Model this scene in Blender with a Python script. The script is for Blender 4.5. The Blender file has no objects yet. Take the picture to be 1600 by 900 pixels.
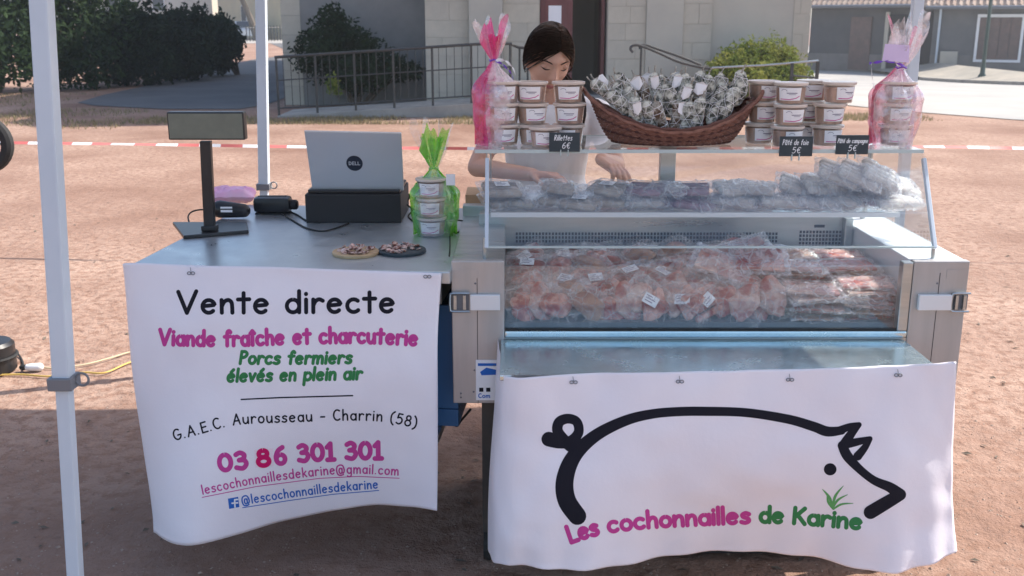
import bpy, bmesh, math, random
from math import sin, cos, pi, radians, sqrt, atan2, exp
from mathutils import Vector, Matrix, noise
from mathutils.bvhtree import BVHTree
R = random.Random(7)
scene = bpy.context.scene
C = scene.collection

# ------------------------------------------------------------------ camera, sky, sun
CAMH = 1.60; PITCH = radians(14.7); F = 1600.0
cd = bpy.data.cameras.new("camera"); cam = bpy.data.objects.new("camera", cd); C.objects.link(cam)
cam.location = (0, 0, CAMH); cam.rotation_euler = (pi/2 - PITCH, 0, 0)
cd.sensor_width = 36; cd.lens = 36; cd.clip_end = 2000; cd.clip_start = 0.05
scene.camera = cam
cd.dof.use_dof = True; cd.dof.focus_distance = 3.0; cd.dof.aperture_fstop = 8.0
SUN = Vector((0.80, 0.30, 0.95)).normalized()
w = bpy.data.worlds.new("World"); scene.world = w; w.use_nodes = True
nt = w.node_tree; bg = nt.nodes['Background']; sky = nt.nodes.new('ShaderNodeTexSky')
sky.sky_type = 'NISHITA'; sky.sun_disc = False
sky.sun_elevation = math.asin(SUN.z); sky.sun_rotation = atan2(SUN.x, SUN.y)
sky.dust_density = 2.0
nt.links.new(sky.outputs[0], bg.inputs[0]); bg.inputs[1].default_value = 0.15
sl = bpy.data.lights.new("sun", 'SUN'); sl.energy = 4.2; sl.angle = radians(0.53); sl.color = (1.0, 0.93, 0.84)
so = bpy.data.objects.new("sun", sl); C.objects.link(so); so.rotation_euler = SUN.to_track_quat('Z', 'Y').to_euler(); so.location = (0, 0, 30)
vs = scene.view_settings; vs.view_transform = 'Standard'; vs.look = 'None'; vs.gamma = 1; vs.exposure = 0.88; vs.use_curve_mapping = False
scene.render.resolution_x = 1024; scene.render.resolution_y = 576
scene.cycles.transparent_max_bounces = 32; scene.cycles.max_bounces = 8

# ------------------------------------------------------------------ helpers
def ray(px, py):
    u = (px-800)/F; v = (450-py)/F
    return Vector((u, cos(PITCH)+v*sin(PITCH), -sin(PITCH)+v*cos(PITCH)))
CAM = Vector((0, 0, CAMH))
def at(px, py, Y):                     # measured image point -> place at distance Y
    d = ray(px, py); return CAM + d*(Y/d.y)
def atz(px, py, z):                    # ... at height z
    d = ray(px, py); return CAM + d*((z-CAMH)/d.z)
def V(*a): return Vector(a)
def lerp(a, b, t): return a+(b-a)*t
def smooth(t): t = max(0, min(1, t)); return t*t*(3-2*t)
def nz(p, s=1.0): return noise.noise(Vector(p)*s)

def catmull(pts, step=None, n=8, closed=False):
    P = [Vector(p) for p in pts]; out = []
    N = len(P); rng = N if closed else N-1
    for i in range(rng):
        if closed: a, b, c, d = P[(i-1) % N], P[i], P[(i+1) % N], P[(i+2) % N]
        else: a, b, c, d = P[max(i-1, 0)], P[i], P[i+1], P[min(i+2, N-1)]
        k = n if step is None else max(1, int((c-b).length/step))
        for j in range(k):
            t = j/k
            out.append(0.5*((2*b)+(c-a)*t+(2*a-5*b+4*c-d)*t*t+(3*b-a-3*c+d)*t**3))
    if not closed: out.append(P[-1])
    return out

class MB:
    def __init__(s): s.v = []; s.f = []; s.m = []
    def add(s, vs, fs, mi=0):
        o = len(s.v); s.v += [tuple(p) for p in vs]; s.f += [tuple(i+o for i in f) for f in fs]; s.m += [mi]*len(fs); return s
    def box(s, x0, x1, y0, y1, z0, z1, mi=0, M=None):
        vs = [Vector((x, y, z)) for z in (z0, z1) for y in (y0, y1) for x in (x0, x1)]
        if M: vs = [M @ p for p in vs]
        return s.add(vs, [(0, 2, 3, 1), (4, 5, 7, 6), (0, 1, 5, 4), (2, 6, 7, 3), (0, 4, 6, 2), (1, 3, 7, 5)], mi)
    def hexa(s, b, t, mi=0):           # bottom quad ccw, top quad ccw
        return s.add(list(b)+list(t), [(3, 2, 1, 0), (4, 5, 6, 7), (0, 1, 5, 4), (1, 2, 6, 5), (2, 3, 7, 6), (3, 0, 4, 7)], mi)
    def tube(s, pts, r, n=8, closed=False, caps=True, mi=0, flat=1.0):
        P = [Vector(p) for p in pts]; N = len(P); rr = r if isinstance(r, (list, tuple)) else [r]*N
        vs = []; up = None
        for i, p in enumerate(P):
            if closed: t = (P[(i+1) % N]-P[i-1])
            else: t = P[min(i+1, N-1)]-P[max(i-1, 0)]
            if t.length < 1e-9: t = Vector((0, 0, 1))
            t.normalize()
            if up is None:
                up = Vector((0, 0, 1)) if abs(t.z) < .9 else Vector((0, 1, 0))
            a = t.cross(up)
            if a.length < 1e-6: a = t.orthogonal()
            a.normalize(); b = a.cross(t).normalized(); up = b
            for k in range(n):
                q = 2*pi*k/n
                vs.append(p+a*cos(q)*rr[i]+b*sin(q)*rr[i]*flat)
        fs = []
        for i in range(N if closed else N-1):
            for k in range(n):
                j = (i+1) % N; k2 = (k+1) % n
                fs.append((i*n+k, i*n+k2, j*n+k2, j*n+k))
        if caps and not closed:
            fs.append(tuple(reversed(range(n)))) ; fs.append(tuple((N-1)*n+k for k in range(n)))
        fs = [tuple(reversed(f)) for f in fs]
        return s.add(vs, fs, mi)
    def lathe(s, prof, n=24, c=(0, 0, 0), mi=0, fn=None, caps=True):
        vs = []; c = Vector(c)
        for (r, z) in prof:
            for k in range(n):
                a = 2*pi*k/n
                rr, zz = (r, z) if fn is None else fn(r, z, a)
                vs.append(c+Vector((rr*cos(a), rr*sin(a), zz)))
        fs = [(i*n+k, i*n+(k+1) % n, (i+1)*n+(k+1) % n, (i+1)*n+k) for i in range(len(prof)-1) for k in range(n)]
        if caps:
            fs.append(tuple(reversed(range(n)))); fs.append(tuple((len(prof)-1)*n+k for k in range(n)))
        return s.add(vs, fs, mi)
    def grid(s, G, mi=0, mfn=None, wrap=False):
        nu = len(G); nv = len(G[0]); o = len(s.v)
        for row in G: s.v += [tuple(p) for p in row]
        for i in range(nu if wrap else nu-1):
            for j in range(nv-1):
                i2 = (i+1) % nu
                s.f.append((o+i*nv+j, o+i2*nv+j, o+i2*nv+j+1, o+i*nv+j+1)); s.m.append(mfn(i, j) if mfn else mi)
        return s
    def sphere(s, c, r, nu=16, nv=10, mi=0, fn=None):
        c = Vector(c); rx, ry, rz = r if isinstance(r, (tuple, list)) else (r, r, r)
        vs = [c+Vector((0, 0, -rz))]; 
        for j in range(1, nv):
            b = -pi/2+pi*j/nv
            for i in range(nu):
                a = 2*pi*i/nu; vs.append(c+Vector((rx*cos(a)*cos(b), ry*sin(a)*cos(b), rz*sin(b))))
        vs.append(c+Vector((0, 0, rz)))
        fs = [(0, 1+(i+1) % nu, 1+i) for i in range(nu)]
        for j in range(nv-2):
            for i in range(nu):
                a = 1+j*nu; fs.append((a+i, a+(i+1) % nu, a+nu+(i+1) % nu, a+nu+i))
        l = len(vs)-1; a = 1+(nv-2)*nu
        fs += [(a+i, a+(i+1) % nu, l) for i in range(nu)]
        if fn: vs = [fn(p) for p in vs]
        return s.add(vs, fs, mi)
    def cap(s, a, b, ra, rb, n=12):    # tapered capsule
        a = Vector(a); b = Vector(b); d = b-a; L = d.length
        q = d.to_track_quat('Z', 'Y').to_matrix().to_4x4(); M = Matrix.Translation(a) @ q
        prof = [(max(1e-4, ra*cos(t)), ra*sin(t)) for t in [-pi/2+pi/2*i/4 for i in range(5)]]
        prof += [(max(1e-4, rb*cos(t)), L+rb*sin(t)) for t in [pi/2*i/4 for i in range(5)]]
        o = len(s.v); s.lathe(prof, n)
        for i in range(o, len(s.v)): s.v[i] = tuple(M @ Vector(s.v[i]))
        return s
    def xf(s, M): s.v = [tuple(M @ Vector(p)) for p in s.v]; return s
    def mesh(s, name, mats, sm=False, bev=0, ang=35):
        me = bpy.data.meshes.new(name); me.from_pydata(s.v, [], s.f); me.update()
        if bev:
            bm = bmesh.new(); bm.from_mesh(me)
            es = [e for e in bm.edges if len(e.link_faces) == 2 and e.calc_face_angle(0) > .4]
            bmesh.ops.bevel(bm, geom=es, offset=bev, segments=2, affect='EDGES', clamp_overlap=True, profile=.6)
            bm.to_mesh(me); bm.free()
        elif len(set(s.m)) > 1: me.polygons.foreach_set('material_index', s.m)
        for m in (mats if isinstance(mats, (list, tuple)) else [mats]): me.materials.append(m)
        if sm:
            me.polygons.foreach_set('use_smooth', [True]*len(me.polygons)); me.set_sharp_from_angle(angle=radians(ang))
        return me

def wloc(o):
    v = Vector((0, 0, 0))
    while o: v += o.location; o = o.parent
    return v
def tag(o, label=None, cat=None, group=None, kind=None):
    if label: o['label'] = label
    if cat: o['category'] = cat
    if group: o['group'] = group
    if kind: o['kind'] = kind
    return o
def thing(name, label, cat, loc=(0, 0, 0), group=None, rz=0):
    o = bpy.data.objects.new(name, None); o.empty_display_size = .05; C.objects.link(o); o.location = loc; o.rotation_euler.z = rz
    return tag(o, label, cat, group)
def part(name, mb, mats, parent=None, world=True, sm=False, bev=0, kind=None, label=None, ang=35):
    if isinstance(mb, MB):
        if world and parent is not None:
            w0 = wloc(parent); mb.v = [(p[0]-w0.x, p[1]-w0.y, p[2]-w0.z) for p in mb.v]
        me = mb.mesh(name, mats, sm, bev, ang)
    else: me = mb
    o = bpy.data.objects.new(name, me); C.objects.link(o)
    if parent is not None: o.parent = parent
    if kind: o['kind'] = kind
    if label: o['label'] = label
    return o
def solo(name, mb, mats, label, cat, origin=None, group=None, **k):   # thing that is one mesh
    if origin is None:
        xs = [p[0] for p in mb.v]; ys = [p[1] for p in mb.v]; zs = [p[2] for p in mb.v]
        origin = Vector(((min(xs)+max(xs))/2, (min(ys)+max(ys))/2, min(zs)))
    mb.v = [tuple(Vector(p)-origin) for p in mb.v]
    o = part(name, mb, mats, None, **k); o.location = origin
    return tag(o, label, cat, group)
def copy_tree(o, parent=None):
    c = o.copy(); C.objects.link(c); c.parent = parent
    if o.name not in KIDS: KIDS[o.name] = list(o.children)
    for ch in KIDS[o.name]: copy_tree(ch, c)
    return c
KIDS = {}
def dup(root, loc, label, rz=0, M=None, group=None, name=None):
    c = copy_tree(root); c.location = loc; c.rotation_euler = (0, 0, rz)
    if M is not None: c.matrix_world = M; c.matrix_local = M
    c['label'] = label
    if group: c['group'] = group
    return c

# ------------------------------------------------------------------ materials
def mat(name, col, rough=.6, metal=0, col2=None, scale=5, detail=4, bump=0, bscale=None, lo=.35, hi=.65, spec=.5, trans=0, stretch=None, col3=None, scale3=1, wsum=None, sss=0, coat=0, aniso=None):
    m = bpy.data.materials.new(name); m.use_nodes = True; t = m.node_tree; N = t.nodes; L = t.links
    p = N['Principled BSDF']; p.inputs['Base Color'].default_value = (*col, 1); p.inputs['Roughness'].default_value = rough
    p.inputs['Metallic'].default_value = metal; p.inputs['Specular IOR Level'].default_value = spec
    p.inputs['Transmission Weight'].default_value = trans; p.inputs['Coat Weight'].default_value = coat
    if sss: p.inputs['Subsurface Weight'].default_value = sss; p.inputs['Subsurface Radius'].default_value = (.02, .008, .005)
    tc = N.new('ShaderNodeTexCoord'); vec = tc.outputs['Object']
    if stretch:
        mp = N.new('ShaderNodeMapping'); mp.inputs['Scale'].default_value = stretch; L.new(vec, mp.inputs[0]); vec = mp.outputs[0]
    def nse(sc, det=detail, rg=.6):
        n = N.new('ShaderNodeTexNoise'); n.inputs['Scale'].default_value = sc; n.inputs['Detail'].default_value = det; n.inputs['Roughness'].default_value = rg
        L.new(vec, n.inputs['Vector']); return n.outputs['Fac']
    if col2:
        mr = N.new('ShaderNodeMapRange'); mr.inputs[1].default_value = lo; mr.inputs[2].default_value = hi; L.new(nse(scale), mr.inputs[0])
        mx = N.new('ShaderNodeMix'); mx.data_type = 'RGBA'; mx.inputs[6].default_value = (*col, 1); mx.inputs[7].default_value = (*col2, 1); L.new(mr.outputs[0], mx.inputs[0]); out = mx.outputs[2]
        if col3:
            mr = N.new('ShaderNodeMapRange'); mr.inputs[1].default_value = .45; mr.inputs[2].default_value = .62; L.new(nse(scale3), mr.inputs[0])
            m3 = N.new('ShaderNodeMix'); m3.data_type = 'RGBA'; L.new(out, m3.inputs[6]); m3.inputs[7].default_value = (*col3, 1); L.new(mr.outputs[0], m3.inputs[0]); out = m3.outputs[2]
        L.new(out, p.inputs['Base Color'])
    if metal > .3:                     # smears and fingermarks vary the gloss
        mr = N.new('ShaderNodeMapRange'); mr.inputs[1].default_value = .35; mr.inputs[2].default_value = .7; mr.inputs[3].default_value = max(.05, rough-.07); mr.inputs[4].default_value = rough+.14; L.new(nse(7 if not stretch else 1.5, 8, .7), mr.inputs[0]); L.new(mr.outputs[0], p.inputs['Roughness'])
    if bump:
        b = N.new('ShaderNodeBump'); b.inputs['Strength'].default_value = 1; b.inputs['Distance'].default_value = bump; L.new(nse(bscale or scale*4, 6, .7), b.inputs['Height']); L.new(b.outputs[0], p.inputs['Normal'])
    return m
def glassy(name, tint=(1, 1, 1), haze=.03, hazec=(.9, .93, .97), edge=.9, rough=.03, bump=0, bscale=30, base=.045, opac=None, crease_glint=None):
    m = bpy.data.materials.new(name); m.use_nodes = True; t = m.node_tree; N = t.nodes; L = t.links
    N.remove(N['Principled BSDF']); out = N['Material Output']
    tr = N.new('ShaderNodeBsdfTransparent'); tr.inputs[0].default_value = (*tint, 1)
    gl = N.new('ShaderNodeBsdfGlossy'); gl.inputs[1].default_value = rough; gl.inputs[0].default_value = (.95, .97, 1, 1)
    df = N.new('ShaderNodeBsdfDiffuse'); df.inputs[0].default_value = (*hazec, 1)
    tl = N.new('ShaderNodeBsdfTranslucent'); tl.inputs[0].default_value = (*hazec, 1)
    dm = N.new('ShaderNodeMixShader'); dm.inputs[0].default_value = .5; L.new(df.outputs[0], dm.inputs[1]); L.new(tl.outputs[0], dm.inputs[2])
    lw = N.new('ShaderNodeLayerWeight'); lw.inputs[0].default_value = .5
    pw = N.new('ShaderNodeMath'); pw.operation = 'POWER'; pw.inputs[1].default_value = 3.5; L.new(lw.outputs['Facing'], pw.inputs[0])
    ma = N.new('ShaderNodeMath'); ma.operation = 'MULTIPLY_ADD'; ma.inputs[1].default_value = edge; ma.inputs[2].default_value = base; L.new(pw.outputs[0], ma.inputs[0])
    m1 = N.new('ShaderNodeMixShader'); m1.inputs[0].default_value = haze; L.new(tr.outputs[0], m1.inputs[1]); L.new(dm.outputs[0], m1.inputs[2])
    m2 = N.new('ShaderNodeMixShader'); L.new(ma.outputs[0], m2.inputs[0]); L.new(m1.outputs[0], m2.inputs[1]); L.new(gl.outputs[0], m2.inputs[2])
    tc = N.new('ShaderNodeTexCoord')
    if opac:                           # pale patches vary the haze: smears, creases, and glare painted on film
        n = N.new('ShaderNodeTexNoise'); n.inputs['Scale'].default_value = opac; n.inputs['Detail'].default_value = 5; L.new(tc.outputs['Object'], n.inputs['Vector'])
        mr = N.new('ShaderNodeMapRange'); mr.inputs[1].default_value = .42; mr.inputs[2].default_value = .72; mr.inputs[3].default_value = haze*.3; mr.inputs[4].default_value = min(1, haze*2.6); L.new(n.outputs[0], mr.inputs[0]); L.new(mr.outputs[0], m1.inputs[0])
    if crease_glint:                         # pale lines painted along the folds as glints on crumpled plastic
        nn = N.new('ShaderNodeTexNoise'); nn.inputs['Scale'].default_value = crease_glint[0]*.6; L.new(tc.outputs['Object'], nn.inputs['Vector'])
        mxv = N.new('ShaderNodeMix'); mxv.data_type = 'RGBA'; mxv.inputs[0].default_value = .05; L.new(tc.outputs['Object'], mxv.inputs[6]); L.new(nn.outputs['Color'], mxv.inputs[7])
        vo = N.new('ShaderNodeTexVoronoi'); vo.feature = 'DISTANCE_TO_EDGE'; vo.inputs['Scale'].default_value = crease_glint[0]; L.new(mxv.outputs[2], vo.inputs['Vector'])
        mv = N.new('ShaderNodeMapRange'); mv.inputs[1].default_value = 0; mv.inputs[2].default_value = .09; mv.inputs[3].default_value = crease_glint[1]; mv.inputs[4].default_value = 0; L.new(vo.outputs[0], mv.inputs[0])
        ad = N.new('ShaderNodeMath'); ad.operation = 'ADD'; ad.use_clamp = True; L.new(mv.outputs[0], ad.inputs[0])
        if opac: L.new(mr.outputs[0], ad.inputs[1])
        else: ad.inputs[1].default_value = haze
        L.new(ad.outputs[0], m1.inputs[0])
    if bump:
        n = N.new('ShaderNodeTexNoise'); n.inputs['Scale'].default_value = bscale; n.inputs['Detail'].default_value = 4; L.new(tc.outputs['Object'], n.inputs['Vector'])
        b = N.new('ShaderNodeBump'); b.inputs['Distance'].default_value = bump; L.new(n.outputs[0], b.inputs['Height']); L.new(b.outputs[0], gl.inputs['Normal'])
    L.new(m2.outputs[0], out.inputs['Surface']); return m
def leafmat(name, c1, c2, tl=.35):
    m = bpy.data.materials.new(name); m.use_nodes = True; t = m.node_tree; N = t.nodes; L = t.links
    N.remove(N['Principled BSDF']); out = N['Material Output']
    tc = N.new('ShaderNodeTexCoord'); n = N.new('ShaderNodeTexNoise'); n.inputs['Scale'].default_value = 2.5; n.inputs['Detail'].default_value = 8; n.inputs['Roughness'].default_value = .8; L.new(tc.outputs['Object'], n.inputs['Vector'])
    mr = N.new('ShaderNodeMapRange'); mr.inputs[1].default_value = .4; mr.inputs[2].default_value = .62; L.new(n.outputs[0], mr.inputs[0])
    mx = N.new('ShaderNodeMix'); mx.data_type = 'RGBA'; mx.inputs[6].default_value = (*c1, 1); mx.inputs[7].default_value = (*c2, 1); L.new(mr.outputs[0], mx.inputs[0])
    d = N.new('ShaderNodeBsdfPrincipled'); d.inputs['Roughness'].default_value = .75; d.inputs['Specular IOR Level'].default_value = .15; L.new(mx.outputs[2], d.inputs['Base Color'])
    tr = N.new('ShaderNodeBsdfTranslucent'); L.new(mx.outputs[2], tr.inputs[0])
    ms = N.new('ShaderNodeMixShader'); ms.inputs[0].default_value = tl; L.new(d.outputs[0], ms.inputs[1]); L.new(tr.outputs[0], ms.inputs[2]); L.new(ms.outputs[0], out.inputs['Surface'])
    return m
M = {}
M['sand'] = mat('sand', (.215, .123, .090), .95, col2=(.43, .295, .228), scale=.55, detail=8, bump=.03, bscale=11, col3=(.26, .155, .112), scale3=17, spec=.2)
M['gravel'] = mat('gravel', (.22, .14, .11), .9, col2=(.42, .33, .27), scale=9, spec=.2)
M['asphalt'] = mat('asphalt', (.085, .085, .09), .9, col2=(.12, .118, .118), scale=.7, detail=8, bump=.005, bscale=60)
M['road'] = mat('road_pale', (.30, .29, .275), .9, col2=(.38, .36, .33), scale=.5, detail=8, bump=.004, bscale=50)
M['pave'] = mat('pavement', (.36, .32, .26), .9, col2=(.26, .24, .20), scale=1.2)
M['concrete'] = mat('concrete', (.36, .34, .31), .9, col2=(.25, .24, .22), scale=2.5, bump=.003, bscale=40)
M['drygrass'] = leafmat('dry_grass', (.34, .27, .16), (.20, .18, .09))
M['stone'] = mat('limestone', (.52, .48, .395), .9, col2=(.42, .395, .33), scale=2.2, detail=8, bump=.006, bscale=22)
M['stone2'] = mat('pale_limestone', (.54, .50, .41), .9, col2=(.45, .42, .345), scale=2.6, detail=8, bump=.006, bscale=22)
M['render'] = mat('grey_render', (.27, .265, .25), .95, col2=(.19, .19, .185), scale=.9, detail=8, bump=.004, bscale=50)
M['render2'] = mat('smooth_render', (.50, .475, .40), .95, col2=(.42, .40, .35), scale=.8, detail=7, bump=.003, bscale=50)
M['mortar'] = mat('mortar', (.40, .37, .31), .95)
M['door'] = mat('door_paint', (.16, .045, .045), .45, col2=(.12, .035, .035), scale=3, stretch=(1, 1, .2))
M['dark'] = mat('dark_inside', (.02, .022, .026), .8)
M['iron'] = mat('painted_iron', (.035, .04, .042), .5, col2=(.06, .055, .05), scale=12)
M['lampgreen'] = mat('lamp_paint', (.03, .06, .05), .45)
M['cream'] = mat('cream_render', (.62, .52, .34), .9, col2=(.55, .46, .31), scale=.6)
M['cream2'] = mat('pale_render', (.60, .56, .48), .9, col2=(.5, .47, .40), scale=.6)
M['housewall'] = mat('dark_boards', (.085, .09, .095), .9, col2=(.12, .12, .12), scale=.8)
M['housewall2'] = mat('grey_rough_render', (.13, .135, .14), .9, col2=(.17, .17, .17), scale=1)
M['plinth'] = mat('plinth', (.16, .155, .145), .9, col2=(.21, .2, .19), scale=1.5)
M['tile'] = mat('roof_tile', (.30, .20, .15), .85, col2=(.38, .30, .24), scale=2.2, detail=8)
M['shutter'] = mat('shutter', (.17, .12, .105), .7, col2=(.13, .1, .09), scale=4)
M['whitepaint'] = mat('white_paint', (.78, .79, .8), .5)
M['alu'] = mat('powder_white', (.56, .64, .72), .38, col2=(.52, .60, .68), scale=6)
M['alud'] = mat('grey_plastic', (.16, .17, .19), .45)
M['canvas'] = None
M['vinyl'] = mat('vinyl', (.86, .82, .86), .42, col2=(.82, .78, .83), scale=3, bump=.002, bscale=7, spec=.4)
M['steel'] = mat('stainless', (.50, .535, .54), .34, 1, col2=(.42, .46, .47), scale=4, stretch=(1, 12, 12), bump=.0003, bscale=40)
M['steeltop'] = mat('table_metal', (.52, .56, .58), .34, .75, col2=(.45, .50, .53), scale=3, bump=.0015, bscale=2.2)
M['shelfmetal'] = mat('shelf_metal', (.66, .78, .80), .2, .9, col2=(.56, .69, .72), scale=3, bump=.002, bscale=3)
M['post'] = mat('post_steel', (.46, .45, .445), .42, .5, col2=(.41, .405, .40), scale=5, stretch=(6, 6, .6))
M['whitesteel'] = mat('white_steel', (.70, .73, .76), .35, .2)
M['blue'] = mat('blue_plastic', (.05, .18, .40), .4)
M['black'] = mat('black_plastic', (.012, .012, .014), .35, col2=(.02, .02, .022), scale=9)
M['blackm'] = mat('black_matte', (.018, .018, .02), .7)
M['rubber'] = mat('rubber', (.02, .02, .02), .8)
M['laptop'] = mat('laptop_lid', (.52, .55, .58), .36, .45)
M['screen'] = mat('lcd', (.13, .15, .125), .25, col2=(.17, .19, .155), scale=9)
M['logo'] = mat('logo_dark', (.01, .015, .03), .3)
M['inkblack'] = mat('ink_black', (.012, .012, .02), .75, spec=.15)
M['inkpink'] = mat('ink_magenta', (.56, .06, .29), .75, spec=.15)
M['inkred'] = mat('ink_red', (.62, .01, .13), .75, spec=.15)
M['inkgreen'] = mat('ink_green', (.045, .22, .075), .75, spec=.15)
M['inkleaf'] = mat('ink_leaf', (.12, .36, .12), .75, spec=.15)
M['inkblue'] = mat('ink_blue', (.03, .14, .50), .75, spec=.15)
M['inkgrey'] = mat('ink_grey', (.18, .16, .24), .6)
M['inkpatch'] = mat('ink_patch', (.86, .74, .80), .4)
M['chalk'] = mat('chalk', (.85, .88, .9), .9)
M['slate'] = mat('slate', (.02, .035, .045), .6, col2=(.035, .05, .06), scale=15)
M['paper'] = mat('paper', (.84, .84, .86), .7)
M['lilacpaper'] = mat('lilac_paper', (.66, .55, .80), .7)
M['tub'] = mat('tub_pate', (.50, .36, .29), .25, col2=(.38, .27, .21), scale=22, coat=.6)
M['tubclear'] = glassy('tub_plastic', (.95, .93, .9), .16, (.80, .74, .68), .6, .12, base=.07)
M['lid'] = mat('tub_lid', (.66, .58, .52), .3, coat=.4)
M['glass'] = glassy('glass', (.97, .985, .98), .014, (.85, .92, .97), .75, .02, opac=4)
M['glassedge'] = mat('glass_edge', (.62, .74, .75), .2, trans=.3)
M['film'] = glassy('plastic_film', (.98, .98, .98), .03, (.97, .97, .99), .6, .05, .02, 90, base=.055, opac=30, crease_glint=(26, .30))
M['filmw'] = glassy('milky_film', (.97, .97, .98), .13, (.95, .95, .98), .7, .07, .02, 80, base=.08, opac=28, crease_glint=(24, .36))
M['meat_red'] = mat('pork_red', (.14, .014, .014), .35, col2=(.40, .09, .075), scale=26, detail=3)
M['meat_pink'] = mat('pork_pink', (.30, .05, .045), .35, col2=(.72, .42, .35), lo=.42, hi=.62, scale=26, detail=4)
M['meat_pale'] = mat('pork_fat', (.76, .60, .52), .35, col2=(.34, .085, .08), scale=20, detail=4)
M['meat_brown'] = mat('pork_brown', (.20, .07, .055), .35, col2=(.5, .3, .2), scale=12, detail=3)
M['grey_saus'] = mat('grey_sausage', (.20, .145, .11), .5, col2=(.44, .37, .31), scale=14)
M['purple_saus'] = mat('purple_sausage', (.14, .045, .08), .4, col2=(.36, .23, .28), scale=12)
M['white_saus'] = mat('white_sausage', (.74, .71, .67), .5, col2=(.44, .36, .31), scale=10)
M['mould'] = mat('mould_rind', (.045, .05, .040), .85, col2=(.62, .63, .56), scale=48, detail=5, lo=.42, hi=.60, bump=.004, bscale=60)
M['mould2'] = mat('mould_rind_brown', (.10, .06, .035), .85, col2=(.46, .45, .40), scale=38, detail=5, lo=.44, hi=.58, bump=.004, bscale=60)
M['wicker'] = mat('wicker', (.17, .068, .046), .55, col2=(.26, .12, .085), scale=60)
M['wicker2'] = mat('wicker_dark', (.09, .032, .024), .55)
M['wood'] = mat('board_wood', (.52, .38, .22), .6, col2=(.42, .29, .16), scale=20)
M['bite'] = mat('sausage_slice', (.17, .045, .03), .3, col2=(.55, .40, .34), scale=90, detail=2, lo=.42, hi=.55)
M['skin'] = mat('skin', (.60, .35, .26), .5, col2=(.56, .31, .22), scale=9, sss=.12)
M['lip'] = mat('lip', (.42, .14, .12), .45)
M['hair'] = mat('hair', (.015, .009, .006), .42, col2=(.030, .017, .011), scale=30, spec=.35)
M['hair2'] = mat('hair_light', (.075, .042, .026), .45)
M['shirt'] = mat('cotton_white', (.80, .80, .82), .9, bump=.004, bscale=18)
M['jeans'] = mat('denim', (.05, .07, .12), .9)
M['pinkpack'] = mat('pink_packet', (.72, .30, .55), .4, col2=(.80, .55, .70), scale=6)
M['yellowcord'] = mat('yellow_cord', (.62, .42, .10), .5)
M['tapewhite'] = mat('tape_white', (.80, .79, .78), .4); M['tapered'] = mat('tape_red', (.60, .15, .13), .5)
M['cellgreen'] = glassy('green_cellophane', (.55, .9, .35), .38, (.30, .72, .08), .6, .12, .004, 40, base=.10, opac=18)
M['cellpink'] = glassy('pink_cellophane', (.98, .50, .70), .42, (.86, .10, .40), .6, .14, .004, 40, base=.10, opac=14)
M['cellpale'] = glassy('pale_pink_cellophane', (.98, .72, .80), .30, (.90, .35, .52), .7, .12, .004, 40, base=.12, opac=16)
M['cellclear'] = glassy('clear_cellophane', (.97, .97, .97), .10, (.92, .93, .97), .8, .10, .005, 40, base=.12, opac=20)
M['cellwhite'] = glassy('white_cellophane', (.97, .96, .97), .34, (.92, .88, .93), .8, .10, .005, 40, base=.14, opac=26)
M['purple'] = mat('purple_ribbon', (.16, .05, .50), .35)
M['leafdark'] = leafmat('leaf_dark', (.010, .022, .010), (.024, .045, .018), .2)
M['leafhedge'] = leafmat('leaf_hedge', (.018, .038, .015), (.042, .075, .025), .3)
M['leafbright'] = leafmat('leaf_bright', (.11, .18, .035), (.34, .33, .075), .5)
M['bark'] = mat('bark', (.10, .08, .06), .95, col2=(.16, .13, .10), scale=8)
M['carwhite'] = mat('car_paint', (.75, .76, .78), .25, coat=.5)
M['carglass'] = mat('car_glass', (.03, .04, .05), .1)
M['cardboard'] = mat('cardboard', (.42, .28, .16), .85)
def canvas():
    m = bpy.data.materials.new('canopy_fabric'); m.use_nodes = True; t = m.node_tree; N = t.nodes; L = t.links
    N.remove(N['Principled BSDF']); d = N.new('ShaderNodeBsdfDiffuse'); d.inputs[0].default_value = (.72, .72, .76, 1)
    tr = N.new('ShaderNodeBsdfTranslucent'); tr.inputs[0].default_value = (.68, .66, .70, 1); ms = N.new('ShaderNodeMixShader'); ms.inputs[0].default_value = .35
    L.new(d.outputs[0], ms.inputs[1]); L.new(tr.outputs[0], ms.inputs[2]); L.new(ms.outputs[0], N['Material Output'].inputs['Surface']); return m
M['canvas'] = canvas()

# ------------------------------------------------------------------ ground and roads
def gz(x, y):
    return -0.6*smooth((y-20)/20)*smooth((x-3)/6)
def axis(a, b, knots):
    out = [a]
    for lo, hi, st in knots:
        n = max(1, int((hi-lo)/st)); out += [lo+(hi-lo)*i/n for i in range(n+1)]
    out.append(b); return sorted(set(round(q, 4) for q in out))
xs = axis(-400, 400, [(-60, -4, 4), (-4, 4, .1), (4, 40, 2), (40, 100, 20)])
ys = axis(-60, 900, [(-10, 1, 2), (1, 9, .1), (9, 60, 2), (60, 200, 20)])
def gnear(x, y):
    k = smooth((4-abs(x))/1)*smooth((9-y)/2)*smooth((y-1)/.3)
    return gz(x, y) + k*(.008*nz((x, y, 0), 1.3)+.005*nz((x, y, 3), 5))
mb = MB(); mb.grid([[V(x, y, gnear(x, y)) for y in ys] for x in xs])
g = part('ground', mb, M['sand'], kind='structure', sm=True)
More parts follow.
